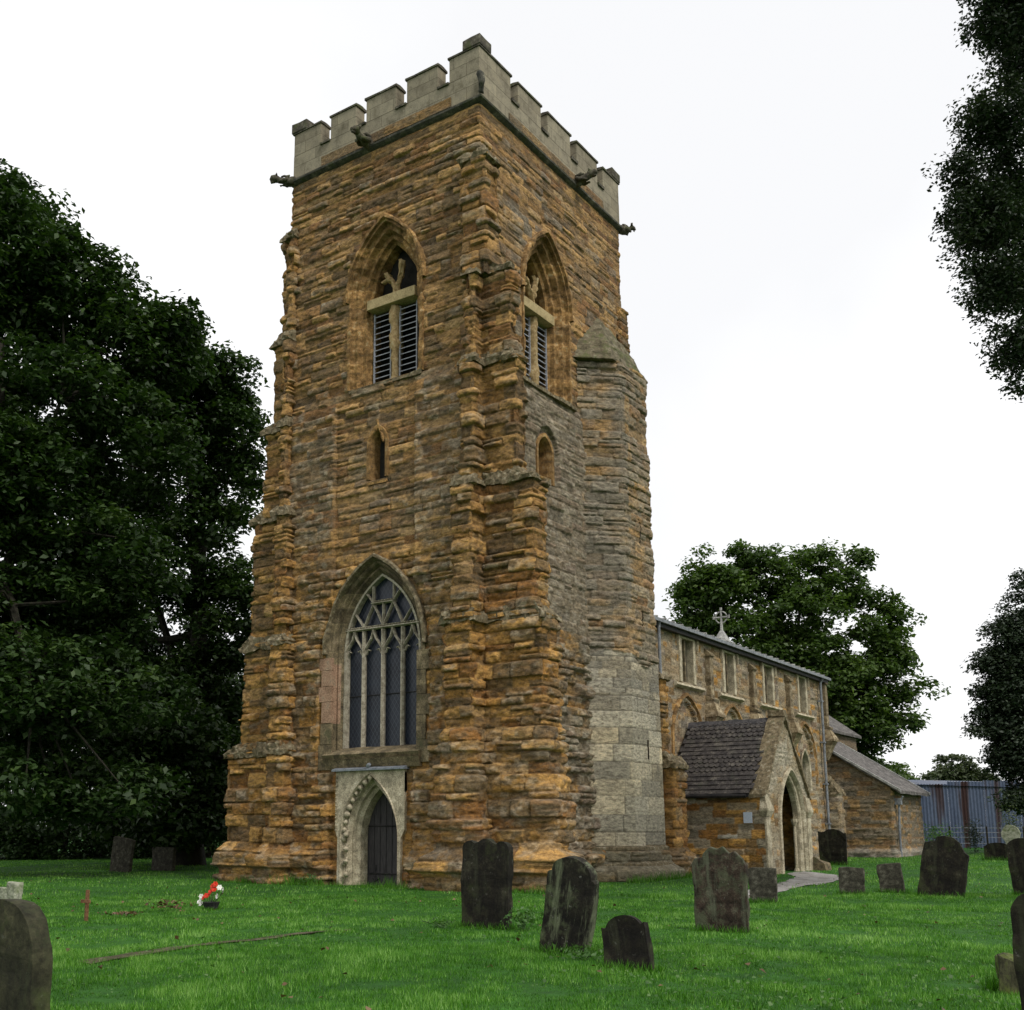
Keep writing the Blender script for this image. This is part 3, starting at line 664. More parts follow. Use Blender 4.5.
for z in (.3,.6,.9,1.25): 
    for q in (-.75,): 
        mb = MB(); p = dW.pt(q, z, -.03); mb.tube([(p[0],p[1],p[2]-.08),(p[0]-.05,p[1],p[2]),(p[0],p[1],p[2]+.08)], [.04,.075,.04], 6); mb.build('carved_ballflower', M['door_stone'], dsurr, rough=.04, cuts=.05, smooth=True)
mb = MB()
for k in range(14):
    p = dW.pt(-1.06, 1.35+k*.1, -.1); mb.tube([(p[0],p[1],p[2]-.03),(p[0]-.02,p[1],p[2]),(p[0],p[1],p[2]+.03)], [.015,.028,.015], 5)
mb.build('carved_edge', M['door_stone'], dsurr)
mb = MB(); mb.loft([[(-.2,c-1.16,2.8),(-.2,c+1.16,2.8),(.05,c+1.16,2.8),(.05,c-1.16,2.8)],[(-.2,c-1.16,2.845),(-.2,c+1.16,2.845),(.05,c+1.16,2.93),(.05,c-1.16,2.93)]])
mb.tube([(-.21,c-.03,2.9),(-.06,c,2.96),(.03,c,2.99)], [.05,.05,.04], 6); mb.build('lead_hood', M['lead'], dsurr)
mb = MB(); dW.plate(mb, .6, .02); door = mb.build('door', M['door'], church)
mb = MB()
for k in range(-3, 4): dW.bar(mb, [(k*.19,0),(k*.19,2.3-abs(k)*.22)], .014, .585, .6)
mb.build('board_joint', M['iron'], door)
for z in (.28, 1.45):
    mb = MB(); dW.bar(mb, [(-.55,z),(.5,z)], .04, .57, .6); mb.build('strap_hinge', M['iron'], door)
mb = MB()
dW.bar(mb, [(-.32,.08),(-.32,.5)], .035, .568, .6); dW.bar(mb, [(-.42,.16),(-.32,.1),(-.22,.16)], .03, .568, .6)
mb.build('hinge_scroll', M['iron'], door)

# ---- belfry windows
def belfry(a, hoodmat, flip):
    w_ = sweepobj(a, 'window', [(.5,.03),(.49,-.05),(.42,-.05),(.4,.06),(.36,.1),(.27,.1),(.23,.2),(.2,.27),(.1,.28),(.07,.4),(0,.45),(0,.8)], 'frame_ochre', church, z0=13.0, kr=.055)
    sweepobj(a, 'hood_mould', [(.59,.02),(.59,-.09),(.56,-.13),(.5,-.13),(.48,-.06),(.46,-.02)], 'frame_ochre', w_, archonly=True, kr=.04)
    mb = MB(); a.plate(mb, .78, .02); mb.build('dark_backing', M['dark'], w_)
    mb = MB(); a.bar(mb, [(-.8,15.42),(0,15.44),(.8,15.42)], .26, .2, .55)
    q0, q1 = -.82, .82
    mb = MB(); P = [a.pt(q0,15.3,.2),a.pt(q1,15.3,.2),a.pt(q1,15.3,.6),a.pt(q0,15.3,.6)]; T = [(p[0],p[1],15.58) for p in P]
    mb.loft([P, T]); mb.build('transom', M['transom'], w_, bevel=.012)
    mb = MB(); rr = random.Random(5 if flip else 6)
    pts = []; z = 13.1
    while z < 15.3: pts.append((rr.uniform(-.02,.02), z)); z += .11
    rings = []
    for q, z in pts:
        wv = rr.uniform(.085,.15)
        rings.append([a.pt(q-wv,z,.42),a.pt(q-wv*.5,z,.3),a.pt(q+wv*.5,z,.3),a.pt(q+wv,z,.42),a.pt(q+wv,z,.66),a.pt(q-wv,z,.66)])
    mb.loft(rings); mb.build('mullion', M['tracery_old'], w_, rough=.06, cuts=.08, smooth=True)
    mb = MB()
    a.bar(mb, [(0,15.5),(0,15.8),(-.08,16.0),(-.25,16.2),(-.38,16.35)], .17, .36, .56)
    a.bar(mb, [(0,15.5),(.02,15.85),(.12,16.1),(.18,16.35),(.2,16.55)], .17, .36, .56)
    a.bar(mb, [(-.45,16.1),(-.3,16.2),(-.2,16.3)], .1, .4, .54); a.bar(mb, [(.2,16.5),(.12,16.62)], .1, .4, .54)
    mb.build('tracery', M['tracery_old'], w_, rough=.05, cuts=.07, fs=8)
    for sg in (-1, 1):
        mb = MB(); qa, qb = (sg*.44-.3, sg*.44+.3)
        for k in range(13):
            z = 13.2+k*.162
            P = [a.pt(qa,z,.44),a.pt(qb,z,.44),a.pt(qb,z+.09,.6),a.pt(qa,z+.09,.6)]; mb.loft([P, [(p[0],p[1],p[2]+.025) for p in P]])
        for q in (qa, qb-.03): mb.loft([[a.pt(q,13.15,.42),a.pt(q+.03,13.15,.42),a.pt(q+.03,13.15,.47),a.pt(q,13.15,.47)],[a.pt(q,15.25,.42),a.pt(q+.03,15.25,.42),a.pt(q+.03,15.25,.47),a.pt(q,15.25,.47)]])
        mb.build('louvre', M['louvre'], w_)
        mb = MB(); P = [a.pt(qa-.04,13.1,.28),a.pt(qb+.04,13.1,.28),a.pt(qb+.04,13.16,.5),a.pt(qa-.04,13.16,.5)]; mb.loft([P, [(p[0],p[1],p[2]+.02) for p in P]]); mb.build('lead_sill', M['lead'], w_)
    mb = MB(); P = [a.pt(-1.22,13.0,-.03),a.pt(1.22,13.0,-.03),a.pt(1.0,13.16,.75),a.pt(-1.0,13.16,.75)]; mb.loft([[(p[0],p[1],p[2]-.09) for p in P], P]); mb.build('sill', M['cap'], w_, rough=.05, cuts=.12)
belfry(bfW, 'frame_grey', True); belfry(bfS, 'frame_grey', False)
for a, d in ((lcW,.3),(lcS,.32)):
    l_ = sweepobj(a, 'lancet_window', [(.16,.03),(.15,-.045),(.06,-.04),(.02,.05),(0,.1),(-.03,d+.05)], 'frame_ochre', church, z0=a.z0-.04)
    mb = MB(); a.plate(mb, d, .05); mb.build('glass' if a is lcW else 'blocking_stone', M['dark'] if a is lcW else M['frame_ochre'], l_)
    mb = MB(); P = [a.pt(-.32,a.z0-.12,-.05),a.pt(.32,a.z0-.12,-.05),a.pt(.32,a.z0+.04,d),a.pt(-.32,a.z0+.04,d)]; mb.loft([[(p[0],p[1],p[2]-.08) for p in P], P]); mb.build('sill', M['frame_ochre'], l_, rough=.03, cuts=.12)
# broken head moulding over the small west lancet
mb = MB(); lcW.bar(mb, [(-.02,11.95),(.08,11.62),(.16,11.55),(.2,11.3)], .09, -.07, .03); lcW.bar(mb, [(-.02,11.7),(-.15,11.6),(-.3,11.45),(-.34,11.2)], .1, -.07, .03); mb.build('hood_mould', M['frame_ochre'], church, rough=.05, cuts=.08)

# ---- string course, frieze, parapet
def ring(mb, o0, z0, o1, z1, seg=1):
    def R(o, z): return [(-o,-o,z),(TX+o,-o,z),(TX+o,TY+o,z),(-o,TY+o,z)]
    mb.loft([R(o0,z0), R(o1,z1)], cap=False)
mb = MB()
for (a, b), (c_, d_) in zip([(.0,19.9),(.06,19.93),(.13,19.98),(.14,20.03),(.11,20.06)], [(.06,19.93),(.13,19.98),(.14,20.03),(.11,20.06),(.02,20.12)]): ring(mb, a, b, c_, d_)
mb.build('string_course', M['string'], church, rough=.012, cuts=.3, fs=6)
mb = MB()
def R(o, z): return [(o,o,z),(TX-o,o,z),(TX-o,TY-o,z),(o,TY-o,z)]
mb.loft([R(0,20.1), R(-.0,20.86)], cap=False); mb.loft([R(.38,20.1), R(.38,20.86)], cap=False)
mb.box((.38,.38,20.3),(TX-.38,TY-.38,20.36))
par = mb.build('parapet', M['parapet'], church)
def frieze(a, b, nrm, seed):
    masonry('frieze', [a, b], 20.16, 20.44, par, .03, seed, hrange=(.3,.34), lrange=(.5,1.2), amp=.01, erode=.025, joint=.01, greyf=lambda X,Y,Z: .3+0*X, colfn=lambda base,X,Y,Z,A,r0,r1,r2,r3,n,lerp: lerp(base, np.array([.16,.12,.07]), .6+0*n))
frieze((-.02,5.5),(-.02,.9), None, 81); frieze((1.4,-.02),(6.8,-.02), None, 82)
# embrasure sills (between merlons) and merlons
cW = [(.97,1.35),(2.40,2.78),(3.84,4.22),(5.17,5.55)]; cS = [(1.52,1.9),(3.12,3.5),(4.8,5.18),(6.47,6.84)]
def spans(c, a, b):
    e = [a]+[v for p in c for v in p]+[b]; return [(e[i], e[i+1]) for i in range(0, len(e), 2)]
TOP = 21.58
def merlon(x0, y0, x1, y1):
    m_ = MB().box((x0,y0,20.86),(x1,y1,TOP)).build('merlon', M['parapet'], par, bevel=.012)
    o = .035; cx0, cy0, cx1, cy1 = x0-o, y0-o, x1+o, y1+o; mx_, my_ = (x0+x1)/2, (y0+y1)/2
    b = MB(); 
    if x1-x0 < y1-y0: top = [(mx_-.05,cy0,TOP+.085),(mx_+.05,cy0,TOP+.085),(mx_+.05,cy1,TOP+.085),(mx_-.05,cy1,TOP+.085)]
    else: top = [(cx0,my_-.05,TOP+.085),(cx1,my_-.05,TOP+.085),(cx1,my_+.05,TOP+.085),(cx0,my_+.05,TOP+.085)]
    b.loft([[(cx0,cy0,TOP-.01),(cx1,cy0,TOP-.01),(cx1,cy1,TOP-.01),(cx0,cy1,TOP-.01)],[(cx0,cy0,TOP+.05),(cx1,cy0,TOP+.05),(cx1,cy1,TOP+.05),(cx0,cy1,TOP+.05)], top])
    b.build('coping', M['coping'], m_, rough=.012, cuts=.25)
for x0, x1 in ((0,.38),(TX-.38,TX)):
    for a, b in spans(cW, 0, TY): merlon(x0, a, x1, b)
    for a, b in cW: mb = MB(); mb.loft([[(x0-.05,a+.002,20.84),(x1+.05,a+.002,20.84),(x1+.05,b-.002,20.84),(x0-.05,b-.002,20.84)],[(x0-.05,a+.002,20.9),(x1+.05,a+.002,20.96),(x1+.05,b-.002,20.96),(x0-.05,b-.002,20.9)]]); mb.build('embrasure_sill', M['coping'], par)
for y0, y1 in ((0,.38),(TY-.38,TY)):
    sp_ = spans(cS, .385, TX-.385)
    for a, b in sp_: merlon(a, y0, b, y1)
    for a, b in cS: MB().box((a+.002,y0-.05,20.84),(b-.002,y1+.05,20.93)).build('embrasure_sill', M['coping'], par)
for x, y in ((0,0),(TX,0),(0,TY),(TX,TY)):
    sx, sy = (1 if x == 0 else -1), (1 if y == 0 else -1); a, b = sorted((x-.06*sx, x+.52*sx)); c_, d_ = sorted((y-.06*sy, y+.52*sy))
    MB().loft([[(a,c_,TOP+.03),(b,c_,TOP+.03),(b,d_,TOP+.03),(a,d_,TOP+.03)],[(a,c_,TOP+.33),(b,c_,TOP+.33),(b,d_,TOP+.33),(a,d_,TOP+.33)]]).build('pinnacle_base', M['coping'], par, rough=.03, cuts=.2, bevel=.02)
# worn corner figure under the near angle
MB().tube([(-.03,-.03,20.15),(-.12,-.12,20.35),(-.12,-.12,20.6),(-.02,-.02,20.8)], [.1,.14,.11,.04], 8).build('corner_grotesque', M['string'], par, rough=.09, cuts=.06, smooth=True)

# gargoyles: crouching beasts leaning out of the string course
def gargoyle(base, d, L, seed):
    base = Vector(base); d = Vector(d).normalized(); up_ = Vector((0,0,1)); sd = d.cross(up_).normalized(); mb = MB()
    P = lambda f, s, u: base + d*f*L + sd*s*L + up_*u*L
    mb.tube([P(-.2,0,-.02),P(.15,0,.02),P(.45,0,.1),P(.65,0,.17)], [.24*L,.22*L,.17*L,.13*L], 8)
    mb.tube([P(.55,0,.16),P(.75,0,.25),P(.92,0,.24),P(1.03,0,.18)], [.1*L,.17*L,.13*L,.06*L], 8)
    mb.tube([P(.85,0,.13),P(1.0,0,.08)], [.08*L,.05*L], 6)
    for s in (-1, 1):
        mb.tube([P(.1,s*.18,.08),P(.3,s*.24,-.02),P(.5,s*.18,-.02),P(.6,s*.16,-.06)], [.1*L,.09*L,.06*L,.05*L], 6)
        mb.tube([P(.7,s*.1,.34),P(.66,s*.17,.46)], [.06*L,.02*L], 5)
        mb.tube([P(.05,s*.12,.2),P(.3,s*.13,.26),P(.45,s*.1,.25)], [.1*L,.07*L,.03*L], 6)
    mb.build('gargoyle', M['coping'], church, rough=.05, cuts=.07, seed=seed, smooth=True, fs=6)
gargoyle((-.08,3.68,20.1), (-1,.05,.0), .66, 1); gargoyle((4.95,-.08,20.1), (.1,-1,.0), .66, 2)
gargoyle((-.05,TY+.05,20.05), (-.45,1,.05), .62, 3); gargoyle((TX+.05,-.02,20.02), (1,-.5,.05), .55, 4)

# ---- stair turret
OCT_B = [(4.8,.02),(5.75,-.98),(7.5,-.98),(8.35,-.02)]; OCT_T = [(4.62,.02),(5.42,-.8),(7.55,-.83),(8.25,0)]
def tap(Z): k = 1-.0*Z; return 6.5, 0.0, 1-.0055*(Z-5)
def t_ash(X, Y, Z):
    st = 6.0+.7*vn((X-Y)*1.1, np.floor(Z/.3)*3.7, 5)
    return (Z < st) & (Z > .95)
def t_col(base, X, Y, Z, A, r0, r1, r2, r3, n, lerp):
    z = np.zeros(X.shape+(3,))
    a1 = lerp(z+np.array([.46,.41,.31]), np.array([.62,.52,.35]), sst(.3,.7,r2)*1.0)
    wet = sst(.0,.25, n + .9*(np.abs(Z-2.2) < 9)*sst(3.4,1.2,Z) - .35 + .35*sst(.3,.9,np.abs(X-6.3)) )
    a1 = lerp(a1, np.array([.22,.205,.165]), wet*.45)
    a1 = lerp(a1, np.array([.19,.18,.16]), sst(3.9,5.2,Z)*.5)
    up = lerp(base, np.array([.15,.145,.125]), sst(-.35,.3,n)*.75*(X < 6.0))
    up = lerp(up, np.array([.26,.22,.16]), .35+0*n)
    pl = lerp(base, np.array([.13,.12,.08]), .6+0*n)
    a1 = a1*(.88+.24*r1[..., None])*t_edge[0][..., None]
    out = np.where(A[..., None] > .5, a1, up); return np.where((Z < .95)[..., None], pl, out)
sl1 = lambda X,Y,Z: (X > 6.6) & (X < 6.67) & (Y < -.5) & (Z > 3.25) & (Z < 3.8)
masonry('stair_turret', OCT_B, -.1, 5.02, church, .028, 54, hrange=(.34,.5), lrange=(.6,1.25), ash=lambda X,Y,Z: Z > .95, greyf=lambda X,Y,Z: .62+.1*fbm(X,Z,3), colfn=t_col, erode=.04, taper=tap,
        hole=lambda X,Y,Z: sl1(X,Y,Z), extra=lambda X,Y,Z,U: .28*(1-sst(.28,.5,Z)) + .12*(1-sst(.78,.86,Z)), curved=True)
masonry('stair_turret', OCT_B, 5.0, 14.6, church, .028, 55, hrange=(.2,.36), lrange=(.4,.95), greyf=lambda X,Y,Z: .62+.1*fbm(X,Z,3), ash=t_ash, colfn=t_col, erode=.055, amp=.045,
        taper=tap, hole=lambda X,Y,Z: sl1(X,Y,Z) | ((X > 6.62) & (X < 6.68) & (Y < -.5) & (((Z > 9.35) & (Z < 10.0))|((Z > 6.9)&(Z < 7.4)))),
        extra=lambda X,Y,Z,U: .03*sst(13.9,14.1,Z))
MB().box((6.4,-.8,3.1),(6.9,-.6,10.3)).build('dark_backing', M['dark'], church)
# stone-slab cap roof of the turret, stepped courses rising to the wall
mb = MB(); n = 11; apx = np.array([6.25, .05])
E_ = [np.array(p) for p in [(4.6,.05),(5.4,-.86),(7.6,-.9),(8.3,.05)]]
for k in range(n):
    t = k/n; z = 14.55+1.75*t; th = .2
    k1 = (1-t)**.72; k2 = max(.02, 1-t-.09)**.72; P = [apx+(e-apx)*k1*1.01 for e in E_]; Q = [apx+(e-apx)*k2 for e in E_]
    mb.loft([[(*p, z) for p in P], [(*p, z+.035) for p in P], [(*q, z+th) for q in Q]])
mb.build('turret_roof', mat_stone('mossy_slabs', (.07,.06,.035), (.15,.125,.08), (.22,.2,.14), moss=(.09,.10,.035), mossamt=.35, scale=5, lich=.3), church, rough=.05, cuts=.1, seed=4, fs=6)
mb = MB()
for zz, o in ((.92,.1),(.5,.24)):
    B = [np.array(p)+np.array(q)*o for p, q in zip(OCT_B, [(-1,0),(-.5,-1),(.5,-1),(1.2,0)])]
    B2 = [np.array(p)+np.array(q)*(o-.14) for p, q in zip(OCT_B, [(-1,0),(-.5,-1),(.5,-1),(1.2,0)])]
    mb.loft([[(*p, zz-.1) for p in B],[(*p, zz-.03) for p in B],[(*p, zz+.05) for p in B2]])
mb.build('turret_plinth', M['cap'], church, rough=.03, cuts=.15)

# ---- nave
YN = 0.0; NZ = 7.6; NX0, NX1 = TX, 25.75
arches = [Arch(x, 1.0, 2.2, 4.1, 1.3, ('S', YN)) for x in (11.6,15.4,19.25,23.0)]
clere = [(11.22,12.28),(14.78,15.76),(18.6,19.6),(22.48,23.42)]
lanN = Arch(22.95, .42, 2.9, 3.75, .68, ('S', YN))
def n_hole(X,Y,Z):
    m = lanN.inside(X,Y,Z,.02)
    for a, b in clere: m |= (X > a) & (X < b) & (Z > 5.98) & (Z < 7.4)
    return m
def n_col(base, X, Y, Z, A, r0, r1, r2, r3, n, lerp):
    cr = lerp(np.zeros(X.shape+(3,))+np.array([.33,.275,.185]), np.array([.45,.40,.30]), r2)
    cr = lerp(cr, np.array([.2,.14,.075]), sst(.2,.8,r1)*.8); k = sst(.12,.3, r0+.25*n)*.88
    out = lerp(base, cr, k); return lerp(out, np.array([.2,.18,.15]), sst(.6,.7,r3)*.6)
def n_extra(X,Y,Z,U):
    m = np.zeros(X.shape)
    for a in arches: m = np.where(a.inside(X,Y,Z,0), -.12, m)
    return m + .12*(1-sst(.7,.8,Z))
masonry('nave_wall', [(NX0,YN),(NX1,YN),(NX1,6.6)], .0, NZ, church, .05, 91, hrange=(.14,.26), lrange=(.2,.6), amp=.03, erode=.02, joint=.014, greyf=lambda X,Y,Z: .3+0*X,
        colfn=n_col, hole=n_hole, extra=n_extra)
masonry('nave_wall', [(NX1,6.6),(NX0,6.6)], .0, NZ, church, .2, 92)
for a in arches:
    mb = MB(); a.sweep(mb, [(.26,.03),(.26,-.05),(.16,-.07),(.10,.02),(.02,.04),(0,.13)], z0=3.2); mb.build('blocked_arch', M['frame_ochre'], church)
mb = MB(); lanN.sweep(mb, [(.12,.02),(.12,-.03),(.04,.0),(0,.14),(0,.35)]); lw = mb.build('lancet_window', M['door_stone'], church)
mb = MB(); lanN.plate(mb, .3, .01); mb.build('glass', M['glass'], lw)
for a, b in clere:
    mb = MB(); z0, z1 = 5.98, 7.4
    for x in (a, b): mb.box((x-.09,-.045,z0),(x+.09,.3,z1))
    mb.box((a-.09,-.045,z1),(b+.09,.3,z1+.1)); 
    cw = mb.build('clerestory_window', M['door_stone'], church, bevel=.01)
    MB().box((a-.18,-.1,z1+.1),(b+.18,.0,z1+.16)).box((a-.23,-.1,z1-.3),(a-.18,.0,z1+.16)).box((b+.18,-.1,z1-.3),(b+.23,.0,z1+.16)).build('label_mould', M['door_stone'], cw)
    MB().box(((a+b)/2-.05,.05,z0),((a+b)/2+.05,.25,z1)).build('mullion', M['frame_grey'], cw)
    MB().box((a,.2,z0),(b,.22,z1)).build('boarding', M['board'], cw)
    mb = MB(); mb.loft([[(a-.55,-.02,5.78),(b+.6,-.02,5.78),(b+.6,.2,5.78),(a-.55,.2,5.78)],[(a-.55,-.15,5.84),(b+.6,-.15,5.84),(b+.6,.2,5.84),(a-.55,.2,5.84)],[(a-.55,-.1,5.92),(b+.6,-.1,5.92),(b+.6,.2,6.02),(a-.55,.2,6.02)]])
    mb.build('sill', M['door_stone'], cw, rough=.01, cuts=.2)
for k, x in enumerate((13.36,17.3,21.15,24.4,25.6)):
    z1 = 7.05 if k < 3 else 7.4
    if k == 3: continue
    mb = MB(); mb.box((x-.14,-.17,5.6),(x+.14,.02,z1)); pb = mb.build('pilaster', M['nave_stone'], church, rough=.03, cuts=.2)
    mb = MB(); mb.loft([[(x-.18,-.23,z1),(x+.18,-.23,z1),(x+.18,.02,z1),(x-.18,.02,z1)],[(x-.18,-.23,z1+.05),(x+.18,-.23,z1+.05),(x+.18,.02,z1+.28),(x-.18,.02,z1+.28)]])
    mb.build('pilaster_cap', M['frame_grey'], pb); mb = MB()
    mb.loft([[(x-.2,-.3,5.5),(x+.2,-.3,5.5),(x+.2,.02,5.5),(x-.2,.02,5.5)],[(x-.2,-.3,5.58),(x+.2,-.3,5.58),(x+.2,.02,5.75),(x-.2,.02,5.75)]]); mb.build('pilaster_offset', M['frame_grey'], pb)
    mb = MB(); mb.loft([[(x-.2,-.05,4.25),(x+.2,-.05,4.25),(x+.2,.02,4.25),(x-.2,.02,4.25)],[(x-.3,-.42,5.0),(x+.3,-.42,5.0),(x+.3,.02,5.0),(x-.3,.02,5.0)],[(x-.34,-.48,5.0),(x+.34,-.48,5.0),(x+.34,.02,5.0),(x-.34,.02,5.0)],[(x-.34,-.48,5.07),(x+.34,-.48,5.07),(x+.34,.02,5.07),(x-.34,.02,5.07)],[(x-.22,-.28,5.5),(x+.22,-.28,5.5),(x+.22,.02,5.5),(x-.22,.02,5.5)]])
    mb.build('corbel', M['nave_stone'], pb, rough=.05, cuts=.12)
# low lead roof with rolls
mb = MB(); e0, rz_ = -.24, 8.0
sec = [(e0,7.6),(e0,7.72),(3.3,rz_+.12),(6.95,7.72),(6.95,7.6),(3.3,rz_-.02)]
mb.loft([[(NX0+.05,y,z) for y, z in sec],[(NX1+.15,y,z) for y, z in sec]])
x = NX0+.6
while x < NX1+.1:
    mb.tube([(x,e0-.02,7.735),(x,3.3,rz_+.14)], .035, 6); x += .62
nr = mb.build('nave_roof', M['roof_lead'], church)
MB().box((NX0+.05,-.2,7.46),(NX1+.1,-.02,7.6)).build('eaves_shade_strip', M['iron'], nr)  # black strip put in as the shade under the eaves
MB().box((NX0+.05,-.32,7.58),(NX1+.15,-.245,7.68)).build('gutter', M['pipe'], nr)
mb = MB(); mb.tube([(24.95,-.28,7.6),(24.95,-.15,7.4),(24.95,-.14,3.0),(24.95,-.14,.35)], .055, 8)
for z in (6.6,4.9,3.2,1.6): mb.box((24.85,-.21,z),(25.05,-.02,z+.06))
mb.build('downpipe', M['pipe'], church)
MB().tube([(9.3,-.22,7.6),(9.3,-.2,7.4),(9.3,-.2,5.9)], .05, 8).build('downpipe', M['pipe'], church)
# nave south-east buttress
masonry('buttress', [(25.2,0),(25.2,-.55),(25.9,-.55),(25.9,.1)], .1, 2.9, church, .06, 93, erode=.02, colfn=n_col)
cap([(25.2,0),(25.2,-.55),(25.9,-.55),(25.9,0)], [(25.2,0),(25.2,-.05),(25.9,-.05),(25.9,0)], 2.9, .7, .04, 94)
# gable cross on its pedestal
mb = MB(); cx_, cy_ = 23.13, 3.3
mb.box((cx_-.25,cy_-.25,8.0),(cx_+.25,cy_+.25,9.2)); mb.loft([[(cx_-.3,cy_-.3,9.2),(cx_+.3,cy_-.3,9.2),(cx_+.3,cy_+.3,9.2),(cx_-.3,cy_+.3,9.2)],[(cx_-.06,cy_-.06,9.7),(cx_+.06,cy_-.06,9.7),(cx_+.06,cy_+.06,9.7),(cx_-.06,cy_+.06,9.7)]])
gc_ = mb.build('gable_cross', M['roof_lead'], church)
mb = MB(); zc = 10.28
mb.tube([(cx_,cy_,9.5),(cx_,cy_,10.65)], [.07,.035], 6); mb.tube([(cx_,cy_-.3,zc),(cx_,cy_+.3,zc)], .035, 6)
for k in range(4):
    a0 = math.pi/2*k+.2; mb.tube([(cx_,cy_+.25*math.cos(a0+j*.29),zc+.25*math.sin(a0+j*.29)) for j in range(5)], .028, 6)
for a_, b_ in ((0,.33),(0,-.33),(.36,0)): mb.tube([(cx_,cy_+b_,zc+a_-.06),(cx_,cy_+b_,zc+a_+.06)], .055, 6)
mb.build('cross_head', M['roof_lead'], gc_)

# ---- chancel and south chapel
CX0, CX1 = 26.55, 31.4
masonry('chapel_wall', [(CX0,1.25),(CX0,-2.3),(CX1,-2.3),(CX1,1.25)], .15, 5.4, church, .05, 95, hrange=(.12,.22), lrange=(.2,.6), amp=.03, erode=.025, joint=.018, greyf=lambda X,Y,Z: .42+.2*fbm(X+Y,Z,4),
        keep=lambda X,Y,Z: Z < 4.56+Y*.64, extra=lambda X,Y,Z,U: .1*(1-sst(.55,.65,Z)),
        colfn=lambda base,X,Y,Z,A,r0,r1,r2,r3,n,lerp: lerp(lerp(base, np.array([.18,.155,.115]), .45+.4*(r0 > .5)), np.array([.3,.29,.25]), (Z < .62)*.5))
mb = MB(); sec = [(1.25,5.33),(1.25,5.45),(-2.62,2.97),(-2.62,2.85)]
mb.loft([[(CX0-.12,y,z) for y, z in sec],[(CX1+.15,y,z) for y, z in sec]]); M['slate'] = mat_stone('old_stone_slates', (.06,.056,.055), (.14,.13,.125), (.22,.21,.2), scale=5, lich=.5)
cr_ = mb.build('chapel_roof', M['slate'], church, rough=.03, cuts=.25)
for xx in (CX0-.16, CX1+.0):
    mb = MB(); mb.loft([[(xx,1.25,5.4),(xx+.16,1.25,5.4),(xx+.16,1.25,5.5),(xx,1.25,5.5)],[(xx,-2.66,2.9),(xx+.16,-2.66,2.9),(xx+.16,-2.66,3.0),(xx,-2.66,3.0)]])
    mb.build('verge_coping', M['roof_lead'], cr_)
mb = MB(); mb.tube([(CX0+.3,-2.62,2.75),(CX0+.3,-2.45,2.4),(CX0+.3,-2.4,1.5),(CX0+.3,-2.4,.3)], .05, 8); mb.box((CX0+.18,-2.56,2.4),(CX0+.42,-2.3,2.66)); mb.build('downpipe', M['pipe'], church)
masonry('chancel_wall', [(25.9,1.28),(34.8,1.28),(34.8,7.2)], 3.5, 5.9, church, .1, 96, hrange=(.14,.24), lrange=(.2,.6), amp=.02, erode=.02, joint=.015, colfn=lambda base,X,Y,Z,A,r0,r1,r2,r3,n,lerp: lerp(base, np.array([.15,.13,.1]), .8+0*n))
mb = MB(); sec = [(1.1,5.8),(1.1,5.92),(3.6,7.8),(7.6,5.92),(7.6,5.8),(3.6,7.65)]
mb.loft([[(NX1+.1,y,z) for y, z in sec],[(35.0,y,z) for y, z in sec]]); mb.build('chancel_roof', M['slate'], church)

# ---- south porch
PX0, PX1, PY, PZ = 9.86, 13.75, -3.0, .1
pc = (PX0+PX1)/2; pa = Arch(12.1, .92, PZ-.1, 1.55, 1.42, ('S', PY))
def p_col(base, X, Y, Z, A, r0, r1, r2, r3, n, lerp):
    o = lerp(base, np.array([.3,.27,.2]), sst(.62,.68,r0)*.85); return lerp(o, np.array([.4,.38,.32]), sst(.9,.94,r2)*.7)
masonry('porch_wall', [(PX0,0),(PX0,PY+.02)], -.1, 2.5, church, .035, 97, hrange=(.18,.28), lrange=(.25,.62), amp=.022, erode=.012, joint=.018, greyf=lambda X,Y,Z: .12+0*X, colfn=p_col)
masonry('porch_wall', [(PX1,PY),(PX1,0)], -.1, 2.5, church, .1, 98, hrange=(.18,.28), lrange=(.25,.62))
def p_front(base, X, Y, Z, A, r0, r1, r2, r3, n, lerp):
    o = lerp(base, np.array([.36,.31,.215]), sst(.15,.25,r0)*.88); o = lerp(o, np.array([.2,.15,.085]), sst(.4,.7,r1)*.7); return lerp(o, np.array([.44,.41,.33]), sst(-.1,.35,n)*.6)
slope = lambda X: 2.35+(1-np.abs(X-pc)/((PX1-PX0)/2))*2.45
masonry('porch_gable', [(PX0,PY),(PX1,PY)], -.1, 4.9, church, .035, 99, hrange=(.14,.24), lrange=(.2,.5), amp=.015, erode=.014, joint=.012, greyf=lambda X,Y,Z: .45+0*X, colfn=p_front,
        keep=lambda X,Y,Z: Z < slope(X), hole=lambda X,Y,Z: pa.inside(X,Y,Z,.1))
mb = MB(); pa.sweep(mb, [(.24,.02),(.24,-.06),(.17,-.09),(.12,-.02),(.1,.03),(.03,.05),(0,.1),(0,.26),(.1,.3)], z0=PZ-.15); po = mb.build('porch_arch', M['door_stone'], church)
# inner order with a slim shaft
for q in (-.8,.8):
    mb = MB(); p = pa.pt(q, 0, .2); mb.tube([(p[0],p[1],PZ),(p[0],p[1],PZ+1.45)], .05, 8); mb.tube([(p[0],p[1],PZ+1.4),(p[0],p[1],PZ+1.5),(p[0],p[1],PZ+1.6)], [.06,.1,.11], 8); mb.tube([(p[0],p[1],PZ),(p[0],p[1],PZ+.12)], [.11,.06], 8); mb.build('shaft', M['door_stone'], po)
